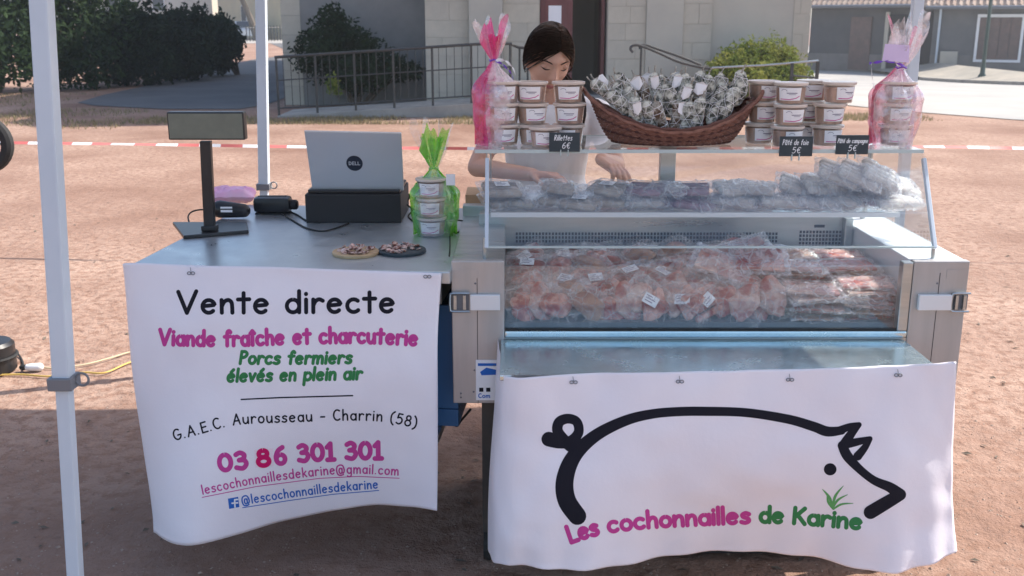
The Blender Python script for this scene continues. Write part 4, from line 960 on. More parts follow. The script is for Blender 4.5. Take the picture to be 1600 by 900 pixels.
# things on the ground under the case
cord('case_cable', 'black cable drooping from under the display case left post', 'cable', [(700, 640, .45), (712, 665, .36), (722, 655, .40), (735, 640, .48)], .004, M['rubber'])

# pig banner on the shelf
q = lambda px, py, Y: at(px, py, Y)
ctrl = [
 [q(778, 531, YF-.01), q(783, 558, YF-.13), q(794, 589, sy0-.018), q(900, 584, sy0-.013), q(1062, 581, sy0-.013), q(1235, 577, sy0-.013), q(1400, 571, sy0-.013), q(1494, 565, sy0-.014)],
 [q(774, 610, YF-.03), q(776, 635, YF-.14), q(792, 680, sy0-.02), q(900, 672, sy0-.035), q(1062, 668, sy0-.035), q(1235, 664, sy0-.03), q(1400, 660, sy0-.035), q(1491, 655, sy0-.014)],
 [q(770, 690, YF-.03), q(768, 715, YF-.14), q(786, 762, sy0-.035), q(900, 752, sy0-.06), q(1062, 744, sy0-.04), q(1235, 742, sy0-.04), q(1400, 744, sy0-.06), q(1488, 740, sy0-.01)],
 [q(768, 765, YF-.04), q(764, 790, YF-.15), q(788, 835, sy0-.06), q(900, 828, sy0-.07), q(1062, 806, sy0-.02), q(1235, 806, sy0-.01), q(1400, 826, sy0-.07), q(1490, 800, sy0-.02)],
 [q(772, 835, YF-.06), q(763, 860, YF-.17), q(790, 882, sy0-.06), q(905, 891, sy0-.08), q(1062, 866, sy0+.01), q(1235, 866, sy0+.02), q(1400, 894, sy0-.08), q(1493, 858, sy0-.02)],
]
G = sheet_from(ctrl, 14, 14)
for i, col in enumerate(G):
    for j, p in enumerate(col):
        u, v_ = i/(len(G)-1), j/(len(col)-1)
        p.y += .014*nz((u*7, v_*2.2, 5))*v_+.004*nz((u*21, v_*7, 8))+.005*sin(u*90+3*v_)*v_**4+.006*sin(u*44)*v_**2*(.4+.6*sin(u*9))
        for cx in (.30, .47, .66, .84): p.y += .004*exp(-((u-cx+(v_*.05))/.018)**2)*exp(-v_*6)
        p.y += .02*exp(-((u-.19-.15*v_)/.03)**2)*sin(pi*min(1, v_*1.3))*.4
pig = MB().grid(G); pigS = Surf(MB().grid(G))
pb = thing('pig_banner', 'white vinyl banner with a black pig outline, hung below the display case', 'banner', tuple(q(1130, 860, sy0)))
o = part('sheet', pig, M['vinyl'], pb, sm=True, ang=60); md = o.modifiers.new('thickness', 'SOLIDIFY'); md.thickness = .0008; md.offset = -1
zz = lambda pts: [(740+a/2, 500+b/2) for a, b in pts]
def brush(pts, ws, off, mb, n=8, closed=False):
    pp = catmull([V(a, b, wd/2) for (a, b), wd in zip(zz(pts), ws)], n=n)
    vs, fs = ribbon([(p.x, p.y) for p in pp], [p.z*.93 for p in pp]); stamp(mb, pigS, vs, fs, off)
mb = MB()
brush([(324, 612), (292, 565), (284, 510), (300, 450), (335, 400), (395, 352), (480, 312), (560, 293), (640, 286), (720, 285), (850, 289), (980, 309), (1060, 332), (1105, 348), (1150, 345)], [60, 62, 60, 54, 46, 40, 35, 32, 31, 31, 30, 31, 33, 34, 28], .0012, mb)
brush([(335, 405), (305, 395), (280, 372), (262, 345), (268, 318), (295, 308), (322, 318), (328, 350), (305, 378), (270, 382), (235, 372)], [38, 40, 38, 36, 35, 33, 32, 33, 38, 42, 50], .00125, mb)
brush([(1140, 346), (1175, 333), (1204, 327)], [28, 24, 18], .0013, mb)
brush([(1204, 327), (1180, 355), (1155, 392)], [18, 28, 34], .00135, mb)
brush([(1155, 390), (1200, 380), (1238, 371)], [30, 26, 18], .0014, mb)
brush([(1238, 371), (1222, 398), (1200, 425)], [18, 24, 30], .00145, mb)
brush([(1152, 392), (1168, 425), (1205, 465), (1250, 500), (1300, 522), (1332, 545)], [32, 34, 28, 28, 34, 40], .0015, mb)
brush([(1332, 545), (1290, 570), (1240, 600)], [40, 44, 46], .00155, mb)
part('pig_outline', mb, M['inkblack'], pb)
mb = MB(); c0 = (740+1114/2, 500+466/2); ring = [(c0[0]+10*cos(a), c0[1]+9.5*sin(a)) for a in [2*pi*i/20 for i in range(20)]]; stamp(mb, pigS, ring, [tuple(range(20))], .0012); part('pig_eye', mb, M['inkblack'], pb)
mb = MB(); 
for i, (pts, ws) in enumerate([([(1122, 588), (1112, 555), (1090, 528)], [7, 10, 2]), ([(1122, 588), (1108, 568), (1104, 545)], [6, 8, 2]), ([(1122, 588), (1130, 550), (1155, 518)], [6, 9, 2]), ([(1122, 588), (1138, 562), (1168, 545)], [6, 8, 2]), ([(1124, 590), (1150, 575), (1186, 572)], [6, 7, 2])]): brush(pts, ws, .0012+i*3e-5, mb)
part('grass_mark', mb, M['inkleaf'], pb)
W(pigS, 'lettering', 'Les', [(892, 848), (915, 840), (936, 834)], 26, 7.2, 'inkpink', pb, track=.12)
W(pigS, 'lettering', 'cochonnailles', [(951, 831), (1000, 825), (1060, 821), (1172, 816)], 25, 6.8, 'inkpink', pb, track=.12)
W(pigS, 'lettering', 'de', [(1187, 815), (1224, 816)], 24, 6.8, 'inkgreen', pb, track=.12)
W(pigS, 'lettering', 'Karine', [(1239, 817), (1290, 821), (1346, 826)], 24, 6.8, 'inkgreen', pb, track=.12)
for px, py in ((785, 566), (896, 597), (1062, 596), (1234, 593), (1403, 586)): eyelet(pigS, px, py, pb)

# ------------------------------------------------------------------ tubs of pate
SZ = 1.2405
def make_tub():
    t = thing('pate_tub', 'x', 'tub', (0, 0, 0))
    part('body', MB().lathe([(.036, 0), (.0385, .002), (.0445, .054), (.0470, .0545)], 28, caps=False), M['tubclear'], t, sm=True, world=False)
    part('filling', MB().lathe([(.034, .002), (.0375, .004), (.0428, .047), (.038, .049), (.001, .0485)], 24), M['tub'], t, sm=True, world=False)
    part('lid', MB().lathe([(.0478, .0535), (.049, .0555), (.049, .0600), (.0475, .0612), (.043, .0604), (.001, .0604)], 32), M['lid'], t, sm=True, world=False)
    def rr(z): return .0385+.006*(z-.002)/.052+.0006
    aw = .78
    G = [[V(rr(z)*sin(a), -rr(z)*cos(a), z) for z in (.0115, .020, .030, .040, .0475)] for a in [-aw+2*aw*i/10 for i in range(11)]]
    lb = part('label', MB().grid(G), M['paper'], t, sm=True, world=False)
    cs = Surf(fn=lambda x, y, off: V((rr(y)+off)*sin(x/.042), -(rr(y)+off)*cos(x/.042), y))
    mb = MB()
    for pts, wd in (([(-.024, .040), (-.018, .043), (-.011, .042), (-.008, .038)], .0012), ([(-.008, .0325), (.020, .0325)], .0022), ([(-.002, .0285), (.017, .0285)], .0012)):
        vs, fs = ribbon(dense(pts, .003), wd); stamp(mb, cs, vs, fs, .0005)
    part('print', mb, M['inkgrey'], lb, world=False)
    mb = MB(); vs, fs = ribbon(dense([(-.027, .0155), (0, .0145), (.018, .018), (.028, .024)], .003), .0022); stamp(mb, cs, vs, fs, .0005); part('print', mb, M['inkpink'], lb, world=False)
    return t
M['tubb'] = mat('tub_pate_dark', (.30, .19, .15), .3, col2=(.42, .30, .24), scale=26, coat=.6); M['tubc'] = mat('tub_pate_pink', (.55, .38, .32), .3, col2=(.38, .24, .2), scale=20, coat=.6)
tub0 = make_tub(); used = []
def put_tub(px, Y, lvl, label, z0=SZ, rz=None, group='pate tubs on the top shelf', dxx=0):
    x = (px-800)/F*(Y*cos(PITCH)+(CAMH-z0)*sin(PITCH)) + dxx
    rz = R.uniform(-.45, .45) if rz is None else rz
    loc = V(x, Y, z0+lvl*.0618)
    if not used:
        used.append(1); tub0.location = loc; tub0.rotation_euler.z = rz; tub0['label'] = label; tub0['group'] = group; return tub0
    c = dup(tub0, loc, label, rz, group=group)
    for ch in c.children:
        if ch.name.startswith('filling'):
            ch.material_slots[0].link = 'OBJECT'; ch.material_slots[0].material = R.choice((M['tub'], M['tubb'], M['tubc']))
    return c
LV = ['bottom', 'middle', 'top']
for px, Y, nm in ((832, 3.045, 'the stack between pink gift bag and seller'), (887, 3.045, 'the stack behind the Rillettes slate'),
                  (1187, 3.09, 'the stack touching the basket\'s right handle'), (1229, 3.0, 'the front stack behind the Pate de foie slate'), (1264, 3.12, 'the half hidden rear stack above the Pate de foie slate')):
    for l in range(3): put_tub(px+R.uniform(-2, 2), Y, l, LV[l]+' pate tub of '+nm, rz=(.25 if px == 832 and l == 0 else None))
put_tub(852, 2.975, 0, 'single pate tub standing in front, touching the left edge of the Rillettes slate', rz=.05)
for l, px in enumerate((1290, 1292, 1304)): put_tub(px, 3.03, l, LV[l]+' pate tub of the loose stack between the two right slates')

# ------------------------------------------------------------------ cellophane gift bags
def gift_bag(name, label, loc, r, hn, ht, mcol, mclear, seed, tub_dx=0, lean=(0, 0), tuft=None, halfclear=.75, ca=-pi/2):
    rnd = random.Random(seed); n = 88; rows = 34
    t = thing(name, label, 'gift bag', tuple(loc), 'cellophane gift bags of three tubs')
    ph = [rnd.uniform(0, 6.28) for _ in range(6)]
    mb = MB(); G = []
    for i in range(n):
        a = 2*pi*i/n; col = []
        for j in range(rows+1):
            s_ = j/rows; z = ht*s_
            if z < hn:
                u = z/hn
                base = r*(.74+.26*smooth(u/.35)) if u < .35 else r*(1-.0*u)
                if u > .62: base = lerp(r, r*.13, smooth((u-.62)/.38)**1.0)
                pl = .03+.22*smooth((u-.45)/.5)
            else:
                u2 = (z-hn)/(ht-hn); base = r*.13+r*.52*u2**.8; pl = .45*(.4+.6*u2)
            k = 1+pl*(.5*sin(7*a+ph[0]+z*9)+.35*sin(13*a+ph[1]-z*14)+.3*sin(4*a+ph[2]))+.05*nz((cos(a)*3, sin(a)*3, z*30+seed))
            zz_ = z+(0 if z < hn else (z-hn)/(ht-hn)*(ht-hn)*.30*sin(5*a+ph[3])+.18*(z-hn)*sin(11*a+ph[4]))
            fl = .82 if z < hn else .75
            lx = lean[0]*max(0, z-hn*.8); ly = lean[1]*max(0, z-hn*.8)
            col.append(V(base*k*cos(a)+lx, base*k*sin(a)*fl+ly, zz_))
        G.append(col)
    jn = int(rows*hn/ht)
    def mf(i, j):
        a = 2*pi*i/n; d = abs((a-ca+pi) % (2*pi)-pi)
        if j >= jn+1 and not tuft: return 0 if sin(3*a) > .8 else 1
        if j >= jn+1: return 0 if abs((a-(-pi/2)+pi) % (2*pi)-pi) < 1.1 else 1
        if j > jn-5: return 1 if d < 2.2 else 0
        return 1 if d < halfclear else 0
    part('cellophane', MB().grid(G, mfn=mf, wrap=True), [mcol, mclear], t, sm=True, world=False, ang=80)
    # folded inner sheet gives the crumpled coloured wings
    mb = MB()
    for k in range(5):
        a0 = ca+pi+rnd.uniform(-1.2, 1.2); G = []
        for i in range(7):
            a = a0-.35+.7*i/6; G.append([V(r*(.93-.10*(i % 2))*cos(a)*(1 if zf < .7 else 1-.8*smooth((zf-.7)/.3)), r*(.93-.10*(i % 2))*sin(a)*.8*(1 if zf < .7 else 1-.8*smooth((zf-.7)/.3)), hn*zf) for zf in [q_/9*.98+.01 for q_ in range(10)]])
        mb.grid(G)
    part('inner_sheet', mb, mcol, t, sm=True, world=False, ang=30)
    if tuft:
        mb = MB()
        for k in range(7):
            a = rnd.uniform(0, 6.28); d = V(cos(a)*.35+lean[0], sin(a)*.25+lean[1], 1).normalized(); L_ = (ht-hn)*rnd.uniform(.75, 1.0); sd = V(-sin(a), cos(a), 0)
            b0 = V(lean[0]*.2*hn, lean[1]*.2*hn, hn*.98)
            mb.add([b0, b0+d*L_+sd*r*.16, b0+d*L_*1.08, b0+d*L_-sd*r*.16, b0+d*L_*.5+V(0, -.004, 0)], [(0, 4, 1), (1, 4, 2), (2, 4, 3), (3, 4, 0)])
        part('tuft', mb, tuft, t, world=False)
    ring = [V(r*.19*cos(a)+lean[0]*hn*.2, r*.17*sin(a)+lean[1]*hn*.2, hn+.002*sin(3*a)) for a in [2*pi*i/18 for i in range(18)]]
    part('tie', MB().tube(ring, .0024, 6, closed=True), M['purple'] if 'pink' in label else M['cellgreen'], t, world=False)
    return t
def gx(px, Y, z): return (px-800)/F*(Y*cos(PITCH)+(CAMH-z)*sin(PITCH))
M['tuftgreen'] = leafmat('tuft_green', (.22, .62, .03), (.30, .74, .06), .5); M['tuftpink'] = leafmat('tuft_pink', (.72, .04, .26), (.80, .2, .42), .4)
Z0 = .9305; Yg = 3.216
gb = gift_bag('gift_bag', 'green cellophane gift bag of three tubs on the side table beside the laptop', V(gx(680, Yg, .95), Yg, Z0), .076, .215, .325, M['cellgreen'], M['cellclear'], 3, lean=(-.02, 0), tuft=M['tuftgreen'], halfclear=.95, ca=-pi/2)
gL = gift_bag('gift_bag', 'pink and white cellophane gift bag with purple ribbon, left end of top shelf', V(gx(774, 3.04, SZ), 3.04, SZ), .066, .245, .335, M['cellpink'], M['cellwhite'], 8, lean=(-.06, 0), tuft=M['tuftpink'], halfclear=1.45, ca=-.55)
gR = gift_bag('gift_bag', 'pale pink cellophane gift bag with lilac card, right end of top shelf', V(gx(1394, 3.03, SZ), 3.03, SZ), .076, .225, .335, M['cellpale'], M['cellwhite'], 15, lean=(.12, 0), tuft=None, halfclear=1.25, ca=-pi/2)
for l in range(3):
    put_tub(675, Yg, l, LV[l]+' pate tub inside the green gift bag on the side table', z0=Z0+.001, group='pate tubs inside the gift bags', rz=-.1)
    put_tub(788, 3.04, l, LV[l]+' pate tub inside the pink gift bag left on the shelf', group='pate tubs inside the gift bags', rz=.05, z0=SZ+.001)
    put_tub(1397, 3.03, l, LV[l]+' pate tub inside the pale pink gift bag right on the shelf', group='pate tubs inside the gift bags', rz=0, z0=SZ+.001)
def curl(t, pts, wdt, m, nm='ribbon'):
    P = catmull([V(*p) for p in pts], n=8); G = []
    for i, p in enumerate(P): a = i*.35; G.append([p+V(0, wdt*cos(a)*.6, wdt*sin(a)), p-V(0, wdt*cos(a)*.6, wdt*sin(a))])
    return part(nm, MB().grid(G), m, t, sm=True, world=True)
b = gL.location
curl(gL, [tuple(b+V(*q)) for q in ((0, -.012, .243), (.02, -.02, .236), (.035, -.025, .222), (.046, -.025, .21), (.052, -.02, .195), (.055, -.02, .178))], .0035, M['purple'])
curl(gL, [tuple(b+V(*q)) for q in ((0.0, -.012, .245), (.026, -.02, .245), (.045, -.022, .232), (.058, -.022, .21), (.060, -.02, .185))], .005, M['paper'])
b = gR.location
part('card', MB().hexa([b+V(-.062, -.03, .245), b+V(.012, -.035, .240), b+V(.012, -.033, .240), b+V(-.062, -.028, .245)], [b+V(-.058, -.03, .292), b+V(.010, -.035, .288), b+V(.010, -.033, .288), b+V(-.058, -.028, .292)]), M['lilacpaper'], gR)
curl(gR, [tuple(b+V(*q)) for q in ((.01, -.02, .228), (-.02, -.03, .238), (-.05, -.03, .244), (-.08, -.025, .240), (-.095, -.02, .238))], .004, M['purple'])
curl(gR, [tuple(b+V(*q)) for q in ((-.088, -.015, .238), (-.084, -.02, .20), (-.074, -.02, .165))], .004, M['paper'])
solo('ribbon_tag', MB().box(gx(704, Yg-.02, 1.1)-.012, gx(704, Yg-.02, 1.1)+.016, Yg-.05, Yg-.049, 1.10, 1.135), M['paper'], 'small white tag hanging on the right side of the green gift bag', 'tag')

# ------------------------------------------------------------------ slates with chalk prices
def slate(px0, py0, px1, py1, Y, lines, label, tilt=0):
    x0, x1 = gx(px0, Y, 1.26), gx(px1, Y, 1.26); z1 = at(px0, py0, Y).z; z0 = at(px0, py1, Y).z
    t = thing('price_slate', label, 'price sign', ((x0+x1)/2, Y, z0), 'chalk price slates on the top shelf')
    part('board', MB().box(x0, x1, Y-.003, Y, z0, z1), M['slate'], t, bev=.0008)
    fs_ = Surf(fn=lambda x, y, off: V(x, Y-.003-off, y))
    for (tx, u0, u1, v_, c_) in lines:
        a = lerp(x0, x1, u0), lerp(z0, z1, v_); b_ = lerp(x0, x1, u1), lerp(z0, z1, v_)
        part('chalk_writing', write(fs_, tx, [a, b_], (z1-z0)*c_, .0017, st=.004, off=.0004, slant=.15), M['chalk'], t)
    xm = (x0+x1)/2
    part('clip', MB().box(xm-.012, xm-.009, Y-.0045, Y+.004, z0-.012, z0+.006).box(xm+.009, xm+.012, Y-.0045, Y+.004, z0-.012, z0+.006), M['glassedge'], t)
slate(858, 207, 906, 237, 2.917, [('Rillettes', .16, .74, .60, .27), ('6\u20ac', .42, .68, .18, .30)], 'small black chalk slate reading Rillettes 6, left on the top shelf edge')
slate(1218, 213, 1270, 244, 2.916, [('P\u00e2t\u00e9 de foie', .08, .86, .58, .26), ('5\u20ac', .38, .64, .16, .30)], 'black chalk slate reading Pate de foie 5, first of the two on the right')
slate(1306, 211, 1357, 241, 2.918, [('P\u00e2t\u00e9 de campagne', .04, .96, .60, .22), ('5\u20ac', .38, .64, .18, .30)], 'black chalk slate reading Pate de campagne 5, nearest the pale pink gift bag')

# ------------------------------------------------------------------ basket of dry sausages
bc = V(gx(1048, 3.075, SZ), 3.075, SZ)
bk = thing('wicker_basket', 'boat shaped brown wicker basket with end handles, heaped with dry sausages on the top shelf', 'basket', tuple(bc))
def rimz(a): return .046+.080*abs(cos(a))**2.0
def bpt(a, t, off=0):
    A0, B0, A1, B1 = .168, .088, .238, .130
    ea = lerp(A0, A1, t**.65)+off; eb = lerp(B0, B1, t**.8)+off
    return V(ea*cos(a), eb*sin(a), .006+t*(rimz(a)-.006))
nr = 44; wv = MB(); wv2 = MB()
for k in range(13):
    t = (k+.3)/13; N_ = nr*4
    (wv if k % 4 else wv2).tube([bc+bpt(2*pi*i/N_, t, .0030*sin(pi*.5*i+pi*k)) for i in range(N_)], .0042, 5, closed=True, flat=1.0)
part('weave', wv, M['wicker'], bk, sm=True, kind='stuff'); part('weave', wv2, M['wicker2'], bk, sm=True, kind='stuff')
st_ = MB()
for i in range(nr): st_.tube([bc+bpt(2*pi*i/nr, t) for t in (0, .3, .6, .95)], .0022, 5)
part('stakes', st_, M['wicker2'], bk, kind='stuff')
part('bottom', MB().lathe([(.001, .002), (1, .002), (1, .006), (.001, .006)], 40, fn=lambda r_, z, a: (r_*.15*.08/sqrt((.08*cos(a))**2+(.15*sin(a))**2), z)).xf(Matrix.Translation(bc)), M['wicker2'], bk)
part('rim', MB().tube([bc+bpt(2*pi*i/90, 1)+V(0, 0, .002*sin(i*1.6)) for i in range(90)], .0065, 7, closed=True), M['wicker'], bk, sm=True)
part('rim', MB().tube([bc+bpt(2*pi*i/90, 1)+V(0, 0, .008+.002*sin(i*1.6+2)) for i in range(90)], .005, 7, closed=True), M['wicker2'], bk, sm=True)
for s_ in (-1, 1):
    pts = [bpt(pi*(0 if s_ > 0 else 1)-.55, 1), V(s_*.243, -.05, .134), V(s_*.262, -.018, .158), V(s_*.262, .018, .158), V(s_*.243, .05, .134), bpt(pi*(0 if s_ > 0 else 1)+.55, 1)]
    if s_ < 0: pts[0], pts[-1] = pts[-1], pts[0]
    part('handle', MB().tube([bc+p for p in catmull(pts, n=7)], .0062, 7), M['wicker'], bk, sm=True)
def make_saus(m, tagm=None, seed=0, L=.105, r=.0195, net=True):
    t = thing('dry_sausage', 'x', 'sausage', (0, 0, 0), 'netted dry sausages heaped in the basket')
    r_ = random.Random(seed); prof = []
    n = 22
    for i in range(n+1):
        u = i/n; rad = r*max(.04, (1-abs(2*u-1)**5))**.5*(1+.06*sin(u*9+seed))
        prof.append((rad, u*L))
    b = .012*r_.uniform(-1, 1)
    mb = MB().lathe(prof, 18, fn=lambda rr, z, a: (rr*(1+.09*nz((cos(a)*1.5, sin(a)*1.5, z*60+seed))), z))
    mb.v = [(p[0]+b*sin(pi*p[2]/L), p[1], p[2]) for p in mb.v]
    part('casing', mb, m, t, sm=True, world=False, ang=80)
    nm = MB()
    def npt(u, a):
        rad = r*(1-abs(2*u-1)**5)**.5*1.045; return V(rad*cos(a)+b*sin(pi*u), rad*sin(a), u*L)
    for k in range(4):
        for s_ in (-1, 1): nm.tube([npt(.10+.80*i/16, s_*(i/16)*3.0+2*pi*k/4) for i in range(17)], .0006, 3, caps=False)
    for u in (.12, .3, .5, .7, .88): nm.tube([npt(u, 2*pi*i/16) for i in range(16)], .0009, 3, closed=True)
    part('netting', nm, M['paper'], t, world=False, kind='stuff')
    part('knot', MB().tube([V(0, 0, L*.98), V(.001, 0, L+.008), V(.004, .001, L+.018)], [.004, .0018, .0032], 6), M['mould2'], t, world=False)
    if tagm:
        mb = MB(); s2 = .011*(1+.5*r_.random())
        mb.add([V(-s2, -r-.004, L*.62), V(-s2*.1, -r-.010, L*.55), V(s2, -r-.003, L*.66), V(s2*1.1, -r-.006, L*.66+.026), V(.002, -r-.012, L*.66+.030), V(-s2*1.05, -r-.005, L*.66+.022)], [(0, 1, 2, 3, 4, 5)])
        part('paper_tag', mb, M['paper'], t, world=False)
    return t
pro = [make_saus(M['mould'], None, 1), make_saus(M['mould'], None, 2, .10, .021), make_saus(M['mould2'], None, 3), make_saus(M['mould'], 1, 4), make_saus(M['mould'], None, 5, .11, .019), make_saus(M['mould2'], 1, 6, .10)]
first = {}
rowsS = [('front', -.072, .062, 9, .150, .05), ('second', -.040, .092, 10, .178, -.05), ('third', -.004, .115, 9, .182, -.08), ('fourth', .032, .118, 8, .165, -.1), ('back', .064, .105, 7, .14, -.2)]
ORD = ['first', 'second', 'third', 'fourth', 'fifth', 'sixth', 'seventh', 'eighth', 'ninth', 'tenth', 'eleventh', 'twelfth', 'thirteenth', 'fourteenth', 'fifteenth', 'sixteenth', 'seventeenth', 'eighteenth']
def place(protos, k, Mx, label, group=None):
    p = protos[k]
    if p.name not in first:
        first[p.name] = 1; p.matrix_basis = Mx; p['label'] = label; 
        if group: p['group'] = group
        return p
    return dup(p, (0, 0, 0), label, M=Mx, group=group)
ci = 0
for nm, yy, zz0, cnt, half, til in rowsS:
    for i in range(cnt):
        u = -1+2*i/(cnt-1); x = half*u+R.uniform(-.006, .006)
        k = R.choice([0, 0, 1, 1, 2, 3, 4, 4] if i % 2 else [3, 5, 1, 0, 4])
        z = zz0-.012+(.045 if nm in ('front', 'second') else .03)*abs(u)**2+R.uniform(-.008, .008)+(.016*(1-u*u) if nm != 'front' else 0)-(.022 if nm in ('fourth', 'back') else 0)*(u*u)
        Mx = Matrix.Translation(bc+V(x*.94, yy+R.uniform(-.006, .006), z)) @ Matrix.Rotation(R.uniform(-.4, .4)+u*.65, 4, 'Y') @ Matrix.Rotation(til+R.uniform(-.3, .3), 4, 'X') @ Matrix.Translation((0, 0, -.02)) @ Matrix.Rotation(R.uniform(-.6, .6), 4, 'Z')
        kindt = 'with a white paper tag' if k in (3, 5) else ('with brownish rind' if k == 2 else 'with grey mould')
        place(pro, k, Mx, '%s sausage from the left in the %s basket row, %s' % (ORD[i], nm, kindt))

# ------------------------------------------------------------------ vacuum packs
def pillow(w, d, h, seed, seam=.012, cr=.0045, nx=26, ny=20):
    mb = MB(); 
    for s_ in (1, -1):
        G = []
        for i in range(nx+1):
            u = -1+2*i/nx; col = []
            for j in range(ny+1):
                v_ = -1+2*j/ny
                e = max(0, (1-abs(u)**4)*(1-abs(v_)**4))
                hh = h/2*e**.6
                ns = nz((u*4, v_*4, seed+s_*3), 1)*cr+nz((u*11, v_*9, seed*2+s_), 1)*cr*.6
                wv_ = cr*2.2*nz((u*2, v_*2, seed+9))
                ex = 1+.04*nz((v_*2, seed, 0))*abs(u)
                col.append(V(u*(w/2+seam)*ex, v_*(d/2+seam), s_*(hh+abs(ns)*e*2)+wv_+h/2))
            G.append(col)
        mb.grid(G)
    return mb
def blob(mb, c, r, seed, k=.5):
    mb.sphere(c, r, 20, 12, fn=lambda p: Vector(c)+(p-Vector(c))*(1+k*nz(((p-Vector(c)).x*30, (p-Vector(c)).y*30, (p-Vector(c)).z*40+seed))))
def make_pack(kind, w, d, h, m, seed, tagp=False, film='film', m2=None):
    t = thing('vacuum_pack', 'x', 'food pack', (0, 0, 0)); r_ = random.Random(seed)
    part('film', pillow(w, d, h, seed), M[film], t, sm=True, world=False, ang=70)
    if kind == 'chops':
        for k in range(2):
            mb = MB(); blob(mb, V(-w*.18+k*w*.34, r_.uniform(-.006, .006), h*(.42+.2*k)), (w*.27, d*.46, h*.24), seed+k*7, .6); part('cutlet', mb, M[m] if k % 2 == 0 else M[m2 or m], t, sm=True, world=False, ang=70)
    elif kind == 'nope':
        for k in range(3):
            mb = MB(); c = V(-w*.27+k*w*.27, r_.uniform(-.005, .005), h*.5); blob(mb, c, (w*.18, d*.45, h*.40), seed+k*7); part('cutlet', mb, M[m] if k % 2 == 0 else M[m2 or m], t, sm=True, world=False, ang=70)
    elif kind == 'roast':
        mb = MB(); blob(mb, V(0, 0, h*.5), (w*.44, d*.40, h*.42), seed, .3); part('joint', mb, M[m], t, sm=True, world=False, ang=70)
    elif kind == 'sausages':
        for k in range(4):
            y = -d*.36+k*d*.24; mb = MB().cap(V(-w*.38, y, h*.5), V(w*.38, y+r_.uniform(-.006, .006), h*.5), h*.36, h*.34, 10); part('sausage', mb, M[m], t, sm=True, world=False)
    elif kind == 'slices':
        for k in range(6):
            x = -w*.36+k*w*.14; mb = MB().lathe([(.001, 0), (d*.36, 0), (d*.38, .002), (d*.36, .004), (.001, .004)], 18); mb.xf(Matrix.Translation((x, 0, h*.5-.002)) @ Matrix.Rotation(-.35, 4, 'Y')); part('slice', mb, M[m] if k % 2 else M[m2 or m], t, sm=True, world=False)
    elif kind == 'flat':
        mb = MB().box(-w*.46, w*.46, -d*.44, d*.44, h*.2, h*.8); part('slab', mb, M[m], t, world=False, bev=h*.25)
    if tagp:
        mb = MB().box(-.022, .022, -.016, .016, h+.0018, h+.0022); mb.xf(Matrix.Rotation(r_.uniform(-.5, .5), 4, 'Z')); lb_ = part('label', mb, M['paper'], t, world=False)
        mx_ = MB(); Rz_ = Matrix.Rotation(atan2(mb.v[1][1]-mb.v[0][1], mb.v[1][0]-mb.v[0][0]), 4, 'Z')
        for q_, (a_, b_) in enumerate(((-.016, .002), (-.016, .014), (-.016, .008))): mx_.box(a_, b_, .008-q_*.008, .0105-q_*.008, h+.0023, h+.0026)
        part('print', mx_.xf(Rz_), M['inkgrey'], lb_, world=False)
    return t
MP = [make_pack('roast', .125, .10, .042, 'meat_red', 11, True), make_pack('chops', .15, .105, .034, 'meat_pink', 12, False, m2='meat_pale'), make_pack('roast', .12, .10, .04, 'meat_pink', 13), make_pack('chops', .14, .10, .03, 'meat_pale', 14, True, m2='meat_pink'),
      make_pack('slices', .15, .10, .028, 'meat_pink', 15, m2='meat_red'), make_pack('roast', .13, .095, .045, 'meat_brown', 16), make_pack('sausages', .14, .10, .03, 'meat_pink', 17, True)]
FP = [make_pack('flat', .16, .12, .013, 'meat_brown', 21, film='filmw'), make_pack('flat', .16, .12, .014, 'meat_pale', 22, film='filmw'), make_pack('flat', .155, .12, .013, 'meat_pink', 23, film='filmw'), make_pack('flat', .16, .115, .012, 'meat_red', 24)]
KN = {0: 'labelled dark red joint', 1: 'pink pork chops pack', 2: 'pale red joint pack', 3: 'labelled fatty chops pack', 4: 'sliced ham pack', 5: 'brown smoked joint pack', 6: 'fresh pink sausages pack'}
GM = 'vacuum packed meats in the chilled well'
rowsM = [('front', 2.845, .800, 9, .95, 5), ('second', 2.915, .822, 8, .55, 4), ('third', 2.99, .838, 8, .42, 3), ('fourth', 3.07, .850, 8, .36, 5), ('fifth', 3.145, .862, 7, .32, 2), ('rear', 3.215, .868, 7, .40, 6)]
XR = .80
seq = [0, 6, 2, 3, 5, 1, 4, 2, 0, 3, 6, 1, 2, 4, 5]
ci = 0
for nm, yy, zz0, cnt, til, sd in rowsM:
    for i in range(cnt):
        x = lerp(XI0+.075, XR-.06, i/(cnt-1))+R.uniform(-.012, .012); k = seq[(ci*7+sd) % len(seq)]; ci += 1
        if nm == 'front' and x > .45: k = [1, 3, 6, 1][i % 4]
        bump_ = .018*nz((x*5, yy*7, 1))+(.012 if x > .35 else 0)
        Mx = Matrix.Translation((x, yy, zz0+bump_)) @ Matrix.Rotation(til+R.uniform(-.18, .18), 4, 'X') @ Matrix.Rotation(R.uniform(-.3, .3), 4, 'Y') @ Matrix.Rotation(R.uniform(-.7, .7), 4, 'Z') @ Matrix.Translation((0, 0, -.018))
        place(MP, k, Mx, '%s, %s from left in the %s row of chilled well' % (KN[k], ORD[i], nm), GM)
FL = {0: 'flat brown meat pack', 1: 'flat pale meat pack', 2: 'flat pink meat pack', 3: 'flat red meat pack'}
